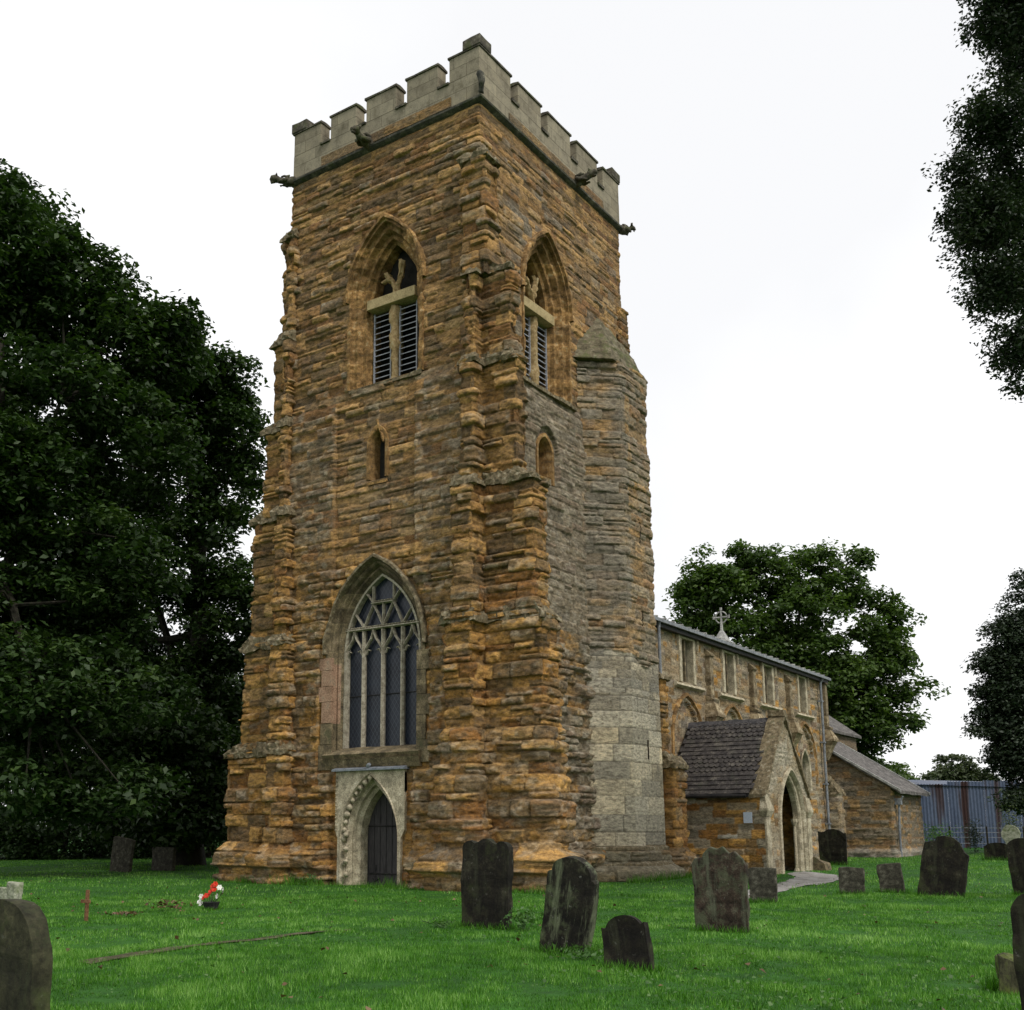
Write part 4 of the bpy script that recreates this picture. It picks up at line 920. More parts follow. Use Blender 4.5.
# corner pier of pale ashlar with a moulded kneeler, both sides
for x0, x1 in ((PX0-.03, PX0+.36), (PX1-.36, PX1+.03)):
    mb = MB(); mb.box((x0+.035,PY-.045,-.1),(x1-.02,PY+.03,1.72)); mb.build('corner_pier', M['door_stone'], church, bevel=.015)
    mb = MB(); mb.loft([[(x0+.03,PY-.05,1.72),(x1,PY-.05,1.72),(x1,PY+.1,1.72),(x0+.03,PY+.1,1.72)],[(x0-.06,PY-.12,1.9),(x1+.02,PY-.12,1.9),(x1+.02,PY+.12,1.9),(x0-.06,PY+.12,1.9)],[(x0-.06,PY-.12,1.96),(x1+.02,PY-.12,1.96),(x1+.02,PY+.12,1.96),(x0-.06,PY+.12,1.96)],[(x0,PY-.03,2.35),(x1,PY-.03,2.35),(x1,PY+.12,2.35),(x0+.03,PY+.12,2.35)]])
    mb.build('kneeler', M['door_stone'], church, rough=.03, cuts=.1)
mb = MB(); mb.loft([[(PX1-.1,PY-.5,-.1),(PX1+.5,PY-.5,-.1),(PX1+.5,PY+.1,-.1),(PX1-.1,PY+.1,-.1)],[(PX1-.1,PY-.42,.35),(PX1+.42,PY-.42,.35),(PX1+.42,PY+.1,.35),(PX1-.1,PY+.1,.35)],[(PX1-.05,PY-.1,.55),(PX1+.1,PY-.1,.55),(PX1+.1,PY+.1,.55),(PX1-.05,PY+.1,.55)]])
mb.build('footing', M['frame_grey'], church, rough=.06, cuts=.12)
# gable coping
for sg in (-1, 1):
    mb = MB(); xe = pc+sg*((PX1-PX0)/2+.08)
    def q(x, z, y0, y1, t): return [(x,y0,z),(x,y1,z),(x,y1,z+t),(x,y0,z+t)]
    mb.loft([q(xe,2.26,PY-.07,PY+.42,.11), q(pc,4.74,PY-.07,PY+.42,.13)]); mb.build('gable_coping', M['cap'], church, rough=.05, cuts=.12)
MB().loft([[(pc-.14,PY-.08,4.74),(pc+.14,PY-.08,4.74),(pc+.14,PY+.43,4.74),(pc-.14,PY+.43,4.74)],[(pc-.1,PY-.06,4.94),(pc+.1,PY-.06,4.94),(pc+.1,PY+.4,4.94),(pc-.1,PY+.4,4.94)]]).build('apex_stone', M['cap'], church, rough=.07, cuts=.1)
# tiled slopes: bands of plain and pointed tiles
def slope_tiles(sg):
    mb = MB(); rr = random.Random(3); hwid = (PX1-PX0)/2+.18; zr, ze = 4.66, 2.36; L = math.hypot(hwid, zr-ze); rows = 17
    sx, sz = hwid/L, (zr-ze)/L
    for k in range(rows):
        d0 = L-(k)*L/rows; dl = L/rows*1.35; w_ = .165; y = .0-(.08 if k % 2 else 0)
        kind = 1 if (rows-1-k) < 4 or 8 <= (rows-1-k) < 12 else 0
        while y > PY+.38:
            j = rr.uniform(-.006,.006); li = .03+rr.uniform(0,.012)
            def T(d, yy, lift): return (pc+sg*(d*sx+lift*sz), yy, zr-d*sz+lift*sx)
            yc = y-w_/2
            if kind: out = [(d0-dl,y-.004),(d0-.055,y-.004),(d0,yc+.03),(d0,yc-.03),(d0-.055,y-w_+.004),(d0-dl,y-w_+.004)]
            else: out = [(d0-dl,y-.004),(d0,y-.004),(d0,y-w_+.004),(d0-dl,y-w_+.004)]
            mb.loft([[T(d, yy, (li+j) if d > d0-.1 else 0.008) for d, yy in out], [T(d, yy, (li+.018+j) if d > d0-.1 else .02) for d, yy in out]]); y -= w_
    o = mb.build('porch_roof_tiles', M['tile'], church)
    b = MB(); b.loft([[(pc,.05,zr-.03),(pc+sg*hwid,.05,ze-.03),(pc+sg*hwid,.05,ze-.08),(pc,.05,zr-.1)],[(pc,PY+.4,zr-.03),(pc+sg*hwid,PY+.4,ze-.03),(pc+sg*hwid,PY+.4,ze-.08),(pc,PY+.4,zr-.1)]]); b.build('roof_deck', M['iron'], o)
    b = MB(); b.tube([(pc+sg*(hwid+.03),.05,ze-.02),(pc+sg*(hwid+.03),PY+.45,ze-.04)], .06, 8); b.build('gutter', M['iron'], o)
slope_tiles(-1); slope_tiles(1)
mb = MB()
for k in range(8):
    ya, yb = .02-k*.33, .02-(k+1)*.33+.008; h = .012*math.sin(k*2)
    mb.loft([[(pc-.17,y,4.52),(pc-.06,y,4.72+h),(pc+.06,y,4.72+h),(pc+.17,y,4.52)] for y in (ya, yb)])
mb.build('ridge_tile', mat_stone('slate_ridge', (.04,.04,.045), (.09,.085,.09), lich=.2), church)
MB().box((PX0-.045,-2.63,1.55),(PX0-.01,-2.38,1.86)).build('notice_plate', M['notice'], church)
# inner door of the porch
pd_ = Arch(12.1, .65, PZ-.1, 1.3, 1.0, ('S', -.14)); mb = MB(); pd_.plate(mb, 0); mb.build('door', M['door'], church)

# ================================================================== GRAVESTONES
def outline(kind, w, h):
    hw = w/2; P = []
    arc = lambda cx, cz, r, a0, a1, n=10, ry=None: [(cx+r*math.cos(a0+(a1-a0)*k/n), cz+(ry or r)*math.sin(a0+(a1-a0)*k/n)) for k in range(n+1)]
    pi = math.pi
    if kind == 'plain': P = [(hw,h*.97),(hw*.93,h),(-hw*.85,h),(-hw,h*.96)]
    elif kind == 'lancet': P = [(hw*(1-(k/10)**1.9), h*.5+h*.5*math.sin(k/10*math.pi/2)**.9) for k in range(10)]+[(0,h)]+[(-hw*(1-((9-k)/10)**1.9), h*.5+h*.5*math.sin((9-k)/10*math.pi/2)**.9) for k in range(10)]
    elif kind == 'round': P = arc(0, h-hw*.75, hw, 0, pi, 16, hw*.75)
    elif kind == 'shoulder': P = [(hw,h*.80),(hw*.93,h*.82)]+arc(0, h*.80, hw*.86, .12, pi-.12, 16, h*.2)+[(-hw*.93,h*.82),(-hw,h*.80)]
    elif kind == 'ogee': P = [(hw,h*.74),(hw*.96,h*.84),(hw*.8,h*.80)]+[(hw*.8*math.cos(t), h*.80+h*.2*math.sin(t)**1.3) for t in np.linspace(.25,pi-.25,12)]+[(-hw*.8,h*.80),(-hw*.96,h*.84),(-hw,h*.74)]
    elif kind == 'triple': P = arc(hw*.68,h*.9,hw*.32,0,pi*.75,6)+arc(0,h*.925,hw*.36,pi*.2,pi*.8,8,hw*.36)+arc(-hw*.68,h*.9,hw*.32,pi*.25,pi,6)
    elif kind == 'pointed': P = [(hw*1.02,h*.74),(hw*.85,h*.78),(hw*.62,h*.93),(hw*.35,h*.99),(0,h*1.0),(-hw*.3,h*.97),(-hw*.38,h*.9),(-hw*.8,h*.86),(-hw*.86,h*.8)]
    elif kind == 'eroded': P = [(hw,h*.78),(hw*.9,h*.86),(hw*.6,h*.95),(hw*.42,h*.92),(hw*.2,h*1.0),(0,h*.97),(-hw*.3,h),(-hw*.55,h*.93),(-hw*.62,h*.88),(-hw*.9,h*.87),(-hw,h*.8)]
    elif kind == 'wavy': P = [(hw,h*.88),(hw*.85,h*.87),(hw*.6,h*.94),(hw*.2,h),(-hw*.25,h*.99),(-hw*.55,h*.92),(-hw*.8,h*.9),(-hw,h*.93)]
    elif kind == 'wheel': P = [(hw*.55,h*.45)]+arc(0,h*.72,hw*.92,-.7,pi+.7,20,h*.28)+[(-hw*.55,h*.45)]
    return [(hw*(.55 if kind == 'wheel' else .97), -.25)]+P+[(-hw*(.55 if kind == 'wheel' else .97), -.25)]
def grave(x, y, w, h, kind, mat, label, lean=0, pitch=0, yaw=0, th=.1, seed=0, name='gravestone', extra_fn=None, group=None):
    P = outline(kind, w, h); mb = MB()
    mb.loft([[(-th/2,-a,b) for a, b in P], [(th/2,-a,b) for a, b in P]])
    o = mb.build(name, M[mat], None, rough=.022, cuts=.06, seed=seed, fs=5, bevel=.012)
    o.location = (x, y, float(gzz(x, y))-.02); o.rotation_euler = (rad(-lean), rad(pitch), rad(yaw))
    tag(o, label, 'gravestone', group or 'gravestones standing in the churchyard grass'); return o
# lean > 0 tips the head to the viewer's left
g = grave
g(-8.38,-5.64,.78,1.2,'triple','grave_dark','dark upright gravestone with a three-lobed top in front of the tower corner', 0, 2, 0, .13, 1)
g(-10.9,-8.30,.56,1.04,'shoulder','grave_arch','arch-topped gravestone with green-white lichen streaks, leaning right', -12, -3, 0, .13, 2)
g(-11.75,-9.51,.5,.53,'ogee','grave_dark','short blackish gravestone with a curved shouldered top, lowest of the front row', 9, 3, -4, .09, 3)
g(-7.35,-8.64,.72,1.1,'eroded','grave_mottled','pinkish mottled gravestone with a worn top and lichen patches, in front of the porch wall', 1, 0, 4, .1, 4)
g(-.47,-6.66,.54,.66,'plain','grave_grey','small plain grey gravestone beside the paving, just right of the mottled one', 0, 0, 0, .08, 5)
g(2.78,-7.37,.52,.57,'plain','grave_grey','low square grey gravestone standing upright at the end of the paving', 0, 0, 5, .09, 6)
g(3.84,-7.91,.5,.64,'plain','grave_grey','small square grey gravestone tilted left, between the low upright one and the big pointed one', 6, 3, 3, .09, 7)
g(3.01,-9.03,.92,1.24,'pointed','grave_dark','large blackish gravestone with a broken pointed top, leaning right', -8, 4, 0, .14, 8)
g(18.08,-2.34,.95,1.25,'wavy','grave_dark','dark wavy-topped gravestone against the nave wall right of the porch', 0, 0, 0, .1, 9)
g(25.27,-6.25,.92,.66,'shoulder','grave_dark','low dark gravestone near the corrugated shed, beside the pale wheel-headed one', 0, 0, 0, .1, 10)
g(27.79,-6.35,.75,1.3,'wheel','grave_pale','pale lichened gravestone with a round wheel head in front of the shed', 0, 0, 0, .12, 11)
g(4.9,-10.35,.55,1.2,'round','grave_dark','dark round-headed gravestone cut off by the right edge, beyond the mossy block', 4, 0, 0, .14, 12)
g(-13.0,-13.235,.42,.97,'round','grave_dark','near black gravestone edge at the bottom right corner of the view', 0, 0, -4, .12, 13)
g(-17.2,-7.83,.74,.88,'lancet','grave_green','big algae-green gravestone with a pointed round head in the left foreground', 0, 0, 0, .15, 14)
g(-14.53,-3.84,.13,.80,'plain','grave_pale','narrow pale grey stone standing behind the big green foreground gravestone', 0, 0, 0, .09, 15)
g(-14.42,-3.5,.26,.76,'plain','grave_pale','second pale grey stone at the left edge, lower and farther left than its neighbour', 0, 0, 0, .09, 16)
g(2.64,16.19,1.0,1.12,'plain','grave_grey','shaded gravestone tilted right under the dark trees, nearer the trunk', -8, 0, 0, .13, 17)
g(4.37,16.11,1.1,.8,'plain','grave_grey','low wide gravestone under the dark trees, nearer the tower', -1, 0, 0, .13, 18)
# broken mossy block
mb = MB(); mb.loft([[(-.3,-.2,-.1),(.3,-.2,-.1),(.32,.22,-.1),(-.3,.22,-.1)],[(-.3,-.2,.3),(.28,-.2,.26),(.3,.22,.28),(-.28,.2,.36)]])
M['mossy'] = mat_stone('mossy_block_stone', (.03,.03,.015), (.06,.06,.03), (.12,.11,.07), moss=(.10,.13,.025), mossamt=.7, scale=4, lich=.2)
o = mb.build('stone_block', M['mossy'], None, rough=.09, cuts=.06, bevel=.02); o.location = (-10.95,-12.66,float(gzz(-10.95,-12.66))-.05); o.scale = (.75,.6,1.05); o.rotation_euler = (0,0,.2)
tag(o, 'low broken stone block with yellow-green moss beside the dark gravestone at the right edge', 'stone block')
# wooden cross marker
cr = empty('grave_marker', (-10.95,-.28,0)); tag(cr, 'small reddish wooden cross stuck in the grass left of the flowers', 'cross')
MB().box((-.02,-.025,-.1),(.02,.025,.46)).build('post', M['wood'], cr, bevel=.004); MB().box((-.035,-.11,.27),(-.018,.11,.32)).build('crossbar', M['wood'], cr, bevel=.004)

# ---- flowers
bq = empty('flower_pot', (-8.1,.16,0)); tag(bq, 'dark pot of red and white artificial flowers on the lawn by the tower', 'flowers')
MB().tube([(0,0,-.02),(0,0,.06),(0,0,.13)], [.11,.12,.15], 12).build('pot', M['iron'], bq)
r = random.Random(9)
def flower(c, s, mat):
    mb = MB(); tilt = Vector((-1, r.uniform(-.8,.8), r.uniform(.0,.9))).normalized(); u = tilt.cross(Vector((0,0,1))).normalized(); v = tilt.cross(u)
    for ring_, (n_, rr_, up_) in enumerate([(6,1,0),(5,.62,.25),(3,.3,.4)]):
        for k in range(n_):
            a = 2*math.pi*k/n_+ring_; dr = u*math.cos(a)+v*math.sin(a); sd = u*math.cos(a+.6)+v*math.sin(a+.6); s2 = u*math.cos(a-.6)+v*math.sin(a-.6); c0 = Vector(c)+tilt*up_*s
            mb.add([c0, c0+sd*s*rr_*.75+tilt*s*.2, c0+dr*s*rr_+tilt*s*.28, c0+s2*s*rr_*.75+tilt*s*.2], [(0,1,2,3)])
    return mb.build('flower', M[mat], bq)
FL = [(-(0)*.02, -(p_-211)/48, (912-q_)/56, 'red_petal' if c_ else 'white_petal') for p_, q_, c_ in [(212,890,1),(214,893,1),(220,891,0),(225,893,0),(208,898,1),(205,899,1),(202,901,1),(218,899,0),(199,900,0),(197,905,0),(199,907,0),(210,895,1),(215,888,1)]]
for x, y, z, m_ in FL: flower((x,y,z), .052, m_)
mb = MB()
for x, y, z, m_ in FL: mb.tube([(0,0,.08),(x*.6,y*.6,z*.6),(x,y,z)], .006, 4)
mb.build('stem', M['iron'], bq)

# ================================================================== LEAVES
def leaf_mesh(name, C, N, size, mat, parent, seed, tone, asp=.55):
    """C centres (n,3), N normals (n,3); each leaf a folded diamond"""
    r = np.random.default_rng(seed); n = len(C)
    N = N/np.linalg.norm(N, axis=1, keepdims=True)
    T = np.cross(N, r.normal(size=(n,3))); T /= np.linalg.norm(T, axis=1, keepdims=True); B = np.cross(N, T)
    s = (size*r.uniform(.6,1.3,n))[:,None]
    V = np.stack([C-T*s*.5, C+B*s*asp*.5+N*s*.08, C+T*s*.5-N*s*.12, C-B*s*asp*.5+N*s*.08], 1).reshape(-1,3)
    F = np.arange(n*4).reshape(-1,4)
    return np_mesh(name, V, F, mat, parent, False, np.repeat(tone, 4)[:,None]*np.ones(3))
def crown(name, parent, blobs, ncl, per, size, mat, seed, crad=.8, flat=.5, holes=.0, inner=.55, droop=.0, hs=.35, keep=None):
    r = np.random.default_rng(seed); bl = np.array(blobs, float); vol = bl[:,3]*bl[:,4]*bl[:,5]; pr = vol**.75; pr /= pr.sum()
    pick = r.choice(len(bl), ncl*2, p=pr); d = r.normal(size=(ncl*2,3)); d /= np.linalg.norm(d,axis=1,keepdims=True)
    rad_ = r.uniform(inner**2, 1, ncl*2)**.5
    C = bl[pick,:3]+d*bl[pick,3:]*rad_[:,None]
    hv = fbm(C[:,0]*hs+C[:,2]*.15, C[:,2]*hs+C[:,1]*hs*.7, seed, 3)
    ok = hv > (-.5+holes); C = C[ok][:ncl]; rr_ = rad_[ok][:ncl]; d = d[ok][:ncl]
    if keep is not None: kk = keep(C+np.array(parent.location)); C = C[kk]; rr_ = rr_[kk]; d = d[kk]
    n = len(C); cr = crad*r.uniform(.55,1.3,n)
    off = r.normal(size=(n,per,3)); off /= np.linalg.norm(off,axis=2,keepdims=True); off *= r.uniform(.15,1,(n,per,1))**.6
    P = C[:,None,:]+off*cr[:,None,None]*np.array([1,1,flat])
    P[...,2] -= droop*(off[...,0]**2+off[...,1]**2)*cr[:,None]
    N = off*np.array([.5,.5,.4])+np.array([0,0,.9])+r.normal(0,.45,(n,per,3))
    tone = np.clip(.42+r.normal(0,.13,(n,per))+r.normal(0,.11,(n,1)), 0, 1)
    o = leaf_mesh(name, P.reshape(-1,3), N.reshape(-1,3), size, mat, parent, seed+1, tone.ravel())
    return o, C
def limbs(parent, h, r0, C, blobs, seed, nl=7, nt=90, mat='bark', base=0, lean=(0,0)):
    r = random.Random(seed); mb = MB(); top = Vector((lean[0], lean[1], h))
    tr = [Vector((lean[0]*t+r.uniform(-.1,.1)*t, lean[1]*t+r.uniform(-.1,.1)*t, -.3+(h+.3)*t)) for t in [0,.08,.25,.45,.65,.85,1]]
    mb.tube(tr, [r0*1.6, r0*1.15, r0, r0*.85, r0*.7, r0*.5, r0*.25], 10)
    mb.build('trunk', M[mat], parent, rough=.06, cuts=.5, smooth=True)
    mb = MB(); anchors = []
    for b in sorted(blobs, key=lambda b: -b[3]*b[4])[:nl]:
        t = r.uniform(.35,.8); s = Vector((lean[0]*t, lean[1]*t, h*t)); e = Vector(b[:3]); m_ = (s+e)/2+Vector((r.uniform(-.4,.4),r.uniform(-.4,.4),r.uniform(-.2,.6)))
        mb.tube([s,(s+m_)/2+Vector((0,0,-.1)),m_,(m_+e)/2,e], [r0*.42,r0*.36,r0*.28,r0*.2,r0*.1], 7)
        anchors += [m_,(m_+e)/2,e,s]
    for c in (r.sample(list(map(tuple, C)), min(nt, len(C)))):
        c = Vector(c); a = min(anchors, key=lambda q: (q-c).length); m_ = (a+c)/2+Vector((r.uniform(-.3,.3),r.uniform(-.3,.3),r.uniform(0,.4)))
        mb.tube([a, m_, c], [r0*.12, r0*.08, r0*.03], 5)
    mb.build('branches', M[mat], parent)
def tree(loc, h, r0, blobs, ncl, per, size, lm, seed, label, name='broadleaf_tree', nl=7, nt=90, cat='tree', **kw):
    t = empty(name, loc); tag(t, label, cat); lean = kw.pop('lean', (0,0))
    o, C = crown('crown', t, blobs, ncl, per, size, M[lm], seed, **kw); limbs(t, h, r0, C, blobs, seed, nl, nt, lean=lean); return t
T_A = ((-2.44, 17.05, 0.0), [(-1.4, 1.9, 20.2, 3.4, 3.4, 3), (0.9, 0.5, 20.3, 2.3, 2.3, 2.0), (2.6, -0.2, 19.4, 2.0, 2.0, 1.7), (3.6, -1.6, 17.8, 1.6, 1.6, 1.5), (1.8, -0.7, 15.4, 2.8, 2.8, 2.0), (3.8, -1.8, 14.3, 2.2, 2.2, 1.8), (0.3, -0.4, 12.3, 2.6, 2.6, 2.2), (2.5, -1.8, 9.9, 2.4, 2.4, 1.8), (0.4, -2.2, 5.7, 2.8, 2.8, 1.6), (2.5, -3.4, 5.6, 2.4, 2.4, 1.6), (-1.2, 1.7, 13.3, 3.6, 3.6, 3), (-0.7, 1.0, 7.1, 3.4, 3.4, 2.6), (5.0, -1.8, 9.0, 2.0, 2.0, 1.8), (0.3, -2.1, 2.8, 2.4, 2.4, 1.0), (2.5, -3.5, 2.5, 2.2, 2.2, 0.9), (1.2, 1.8, 17.6, 2.2, 2.2, 2.0), (2.3, 0.3, 12.2, 2.4, 2.4, 2), (3.2, 0.6, 8.3, 2.6, 2.6, 2), (5.1, -2.0, 18.8, 1.3, 1.3, 1.2), (0.6, 2.6, 23.8, 1.4, 1.4, 0.9), (1.6, 1.2, 22.6, 1.3, 1.3, 0.9), (3.0, -0.8, 19.8, 1.4, 1.4, 1.1), (4.9, -1.6, 17.5, 1.2, 1.2, 1.2), (4.7, -1.3, 19.1, 1.1, 1.1, 1.0), (5.8, -1.2, 18.4, 1.1, 1.1, 1.0), (1.1, 1.9, 8.8, 2.6, 2.6, 2), (2.2, 2.1, 5.6, 2.6, 2.6, 1.8), (4.0, 1.3, 5.0, 2.6, 2.6, 1.8)])
T_B = ((7.62, 18.5, 0.06), [(-1.0, -0.4, 18.1, 1.7, 1.7, 1.7), (-0.1, -1.5, 17.1, 1.4, 1.4, 1.5), (-0.9, 1.2, 17.2, 2, 2, 2), (0.5, -0.7, 14.7, 1.8, 1.8, 2), (-0.3, 0.4, 11.8, 2.4, 2.4, 2.2), (0.6, -0.8, 9.4, 1.9, 1.9, 2.2), (0.4, 1.1, 6.8, 2.4, 2.4, 2.2), (1.4, -0.2, 5.2, 1.8, 1.8, 1.8), (0.9, 2.2, 2.9, 2.6, 2.6, 1.3), (-0.7, 4.3, 14.0, 2.4, 2.4, 2.6), (-1.0, 4.8, 9.0, 2.4, 2.4, 2.4), (-1.2, -1.8, 2.4, 2.0, 2.0, 1.2), (-1.6, 0.5, 2.0, 2.4, 2.4, 1.3), (1.0, -1.3, 2.8, 1.4, 1.4, 1.4), (0.0, -1.8, 19.0, 0.9, 0.9, 0.9), (-1.6, -1.2, 19.3, 1.3, 1.3, 0.9), (-2.8, -1.2, 19.3, 1.1, 1.1, 0.9), (-2.0, -2.3, 4.1, 1.8, 1.8, 1.6), (-2.9, -1.1, 3.8, 1.8, 1.8, 1.4), (-0.7, -2.5, 3.5, 1.3, 1.3, 1.4), (-2.1, -2.3, 1.7, 1.6, 1.6, 0.8), (-2.6, -1.5, 19.2, 1.1, 1.1, 0.8), (0.3, 3.0, 6.5, 2.6, 2.6, 2.4)])
T_M = ((39.68, 6.53, 0.43), [(-2.0, 2.8, 14.4, 1.9, 1.9, 1.3), (-0.3, 0.5, 15.4, 2.0, 2.0, 1.4), (2.2, -3.0, 14.7, 1.4, 1.4, 1.3), (0.7, -1.0, 13.1, 2.6, 2.6, 2.0), (2.9, -4.1, 12.0, 1.5, 1.5, 1.3), (-1.3, 1.8, 11.5, 2.6, 2.6, 1.8), (-2.8, 3.9, 13.1, 1.0, 1.0, 1.0), (3.6, -5.0, 8.8, 1.4, 1.4, 0.8), (2.1, -2.9, 8.7, 2.4, 2.4, 1.8), (2.9, -4.1, 6.5, 1.6, 1.6, 1.1), (4.4, -4.4, 4.3, 0.9, 0.9, 0.7), (0.3, -0.4, 8.7, 2.6, 2.6, 2), (4.1, -2.3, 4.6, 2, 2, 1.3), (4.6, -6.4, 8.8, 0.8, 0.8, 0.35), (4.0, -5.6, 13.0, 0.8, 0.8, 0.4), (-3.2, 4.4, 14.3, 0.7, 0.7, 0.35), (2.8, -3.9, 16.1, 0.5, 0.5, 0.5), (3.9, -5.4, 5.8, 0.8, 0.8, 0.35), (-2.5, 3.4, 16.4, 0.6, 0.6, 0.35), (-1.1, 1.6, 16.8, 0.7, 0.7, 0.35), (3.8, -5.2, 13.9, 0.5, 0.5, 0.3), (3.5, -4.8, 10.8, 1.5, 1.5, 1.1), (2.8, -3.8, 13.8, 1.3, 1.3, 0.8), (1.5, -2.1, 7.0, 2.2, 2.2, 1.4), (1.5, -2.1, 16.1, 1.3, 1.3, 0.9), (-2.3, 3.3, 15.2, 1.4, 1.4, 1.0), (3.3, -4.6, 12.1, 1.7, 1.7, 1.4), (2.9, -4.1, 9.8, 1.9, 1.9, 1.4), (3.6, -5.0, 7.0, 1.1, 1.1, 0.8), (1.1, -1.6, 10.6, 2.2, 2.2, 1.5), (1.3, -0.1, 11.1, 2, 2, 1.5)])
T_R = ((2.93, -12.61, 0.01), [(-0.1, 0.1, 17.8, 1.1, 1.1, 1.4), (-1.9, 0.9, 15.2, 0.8, 0.8, 0.8), (-2.1, 1.3, 13.1, 0.85, 0.85, 0.8), (-2.0, 1.1, 11.7, 0.75, 0.75, 0.65), (-2.0, 1.0, 10.4, 0.55, 0.55, 0.45), (-1.9, 0.9, 9.7, 0.3, 0.3, 0.3), (0.1, -0.1, 14.1, 1.5, 1.5, 1.8), (0.6, -0.8, 17.1, 1.6, 1.6, 1.6), (0.1, -0.1, 11.4, 1.2, 1.2, 0.9), (1.0, -1.4, 14.5, 2, 2, 2.3), (-2.4, 1.6, 14.1, 0.4, 0.4, 0.25), (2.4, -1.6, 11.7, 1.3, 1.3, 1), (-2.4, 1.5, 11.4, 0.35, 0.35, 0.3), (-1.6, 0.5, 17.9, 0.9, 0.9, 1.0), (-0.8, 1.1, 14.1, 1.0, 1.0, 1.0), (-0.6, 0.8, 12.3, 1.1, 1.1, 0.9)])
T_Y = ((32.51, -7.46, 0.35), [(-0.4, 0.5, 11.4, 0.55, 0.55, 0.8), (-0.9, 1.2, 9.5, 0.8, 0.8, 0.7), (-0.0, 0.1, 8.7, 1.7, 1.7, 1.4), (-1.0, 1.4, 6.8, 1.2, 1.2, 1.0), (-0.5, 0.7, 4.6, 1.8, 1.8, 1.3), (-0.3, 0.4, 2.5, 1.7, 1.7, 0.8), (2.0, -1.1, 7.6, 2.4, 2.4, 2.5), (-1.5, 2.0, 8.3, 0.5, 0.5, 0.4), (2.3, -1.4, 11.2, 1.4, 1.4, 1.4), (-1.7, 2.3, 5.3, 0.6, 0.6, 0.35), (-0.8, 1.1, 8.3, 1.0, 1.0, 1.0), (-1.0, 1.4, 4.0, 1.0, 1.0, 0.8), (-2.0, 1.1, 2.3, 1.0, 1.0, 0.5), (-1.0, 1.3, 8.1, 0.9, 0.9, 0.9), (-1.2, 1.7, 5.7, 1.1, 1.1, 0.9), (-0.6, 0.8, 6.5, 1.6, 1.6, 1.6), (-0.5, 0.7, 10.3, 0.7, 0.7, 0.9), (-1.3, 1.8, 7.0, 0.7, 0.7, 0.6)])
T_F = ((69.76, 4.13, 0.78), [(0.1, -0.1, 5.3, 1.5, 1.5, 1.1), (1.0, -1.3, 4.5, 1.5, 1.5, 0.9), (-0.8, 1.1, 4.5, 1.0, 1.0, 0.7)])
T_G = ((53.05, 5.09, 0.59), [(-0.0, -0.0, 4.1, 1.6, 1.6, 1.0), (0.7, -1.0, 3.7, 1.0, 1.0, 0.7), (-0.7, 0.9, 4.6, 1.4, 1.4, 1.0)])
T_H = ((11.33, 28.74, 0.11), [(-4.8, 6.7, 1.7, 2.2, 2.2, 2.4), (-2.7, 7.2, 1.4, 2.2, 2.2, 2.4), (-2.9, 4.0, 1.0, 2.2, 2.2, 2.4), (-0.8, 4.5, 1.8, 2.2, 2.2, 2.4), (-1.0, 1.3, 1.4, 2.2, 2.2, 2.4), (1.3, 1.7, 1.0, 2.2, 2.2, 2.4), (0.9, -1.3, 1.7, 2.2, 2.2, 2.4), (3.3, -1.1, 1.4, 2.2, 2.2, 2.4), (2.9, -4.0, 1.0, 2.2, 2.2, 2.4), (5.3, -3.9, 1.8, 2.2, 2.2, 2.4), (4.8, -6.7, 1.4, 2.2, 2.2, 2.4), (-3.3, 8.1, 4.6, 2.6, 2.6, 2.0), (-1.6, 5.7, 3.9, 2.6, 2.6, 2.0), (0.0, 3.4, 4.6, 2.6, 2.6, 2.0), (1.7, 1.0, 3.9, 2.6, 2.6, 2.0), (3.4, -1.3, 4.6, 2.6, 2.6, 2.0), (5.1, -3.7, 3.9, 2.6, 2.6, 2.0), (-3.0, 9.2, 8.1, 3.0, 3.0, 2.4), (-1.2, 6.8, 7.1, 3.0, 3.0, 2.4), (0.5, 4.4, 8.1, 3.0, 3.0, 2.4), (2.3, 2.0, 7.1, 3.0, 3.0, 2.4), (4.0, -0.4, 8.1, 3.0, 3.0, 2.4), (5.7, -2.8, 7.1, 3.0, 3.0, 2.4)])
tA = tree(T_A[0], 17, .55, T_A[1], 1800, 85, .25, 'leaf_left', 11, 'huge dark broadleaf tree filling the left edge, taller of the two beside the tower', nt=160, crad=.85, flat=.5, droop=.25, holes=.12)
tB = tree(T_B[0], 14, .45, T_B[1], 1500, 85, .25, 'leaf_left', 12, 'dark broadleaf tree close to the left side of the tower, lower than its neighbour', nt=120, crad=.85, flat=.5, droop=.25, holes=.06)
tM = tree(T_M[0], 13, .5, T_M[1], 950, 80, .3, 'leaf_mid', 13, 'large green tree with ragged spreading crown behind the nave roof', nt=160, crad=.95, flat=.55, droop=.15, holes=.14)
tR = tree(T_R[0], 13.5, .35, T_R[1], 2000, 95, .095, 'leaf_oak', 14, 'blackish evergreen tree overhanging the upper right corner', nt=120, crad=.38, flat=.8, holes=.02, inner=.2)
tY = tree(T_Y[0], 12, .4, T_Y[1], 1300, 85, .17, 'leaf_yew', 15, 'dark yew tree at the right edge behind the churchyard shed', name='yew_tree', nt=120, crad=.6, flat=.5, droop=.3, holes=.03, inner=.2)
tF = tree(T_F[0], 4.5, .2, T_F[1], 120, 60, .3, 'leaf_far', 16, 'small pale olive tree far off beyond the corrugated shed', nt=30, crad=.7, holes=.1)
tG = tree(T_G[0], 4, .2, T_G[1], 140, 60, .26, 'leaf_mid', 17, 'low green bush between the chapel roof and the shed', name='bush', cat='bush', nt=30, crad=.7)
hd = empty('hedge', T_H[0]); tag(hd, 'tall dark hedge closing the churchyard behind the left trees', 'hedge')
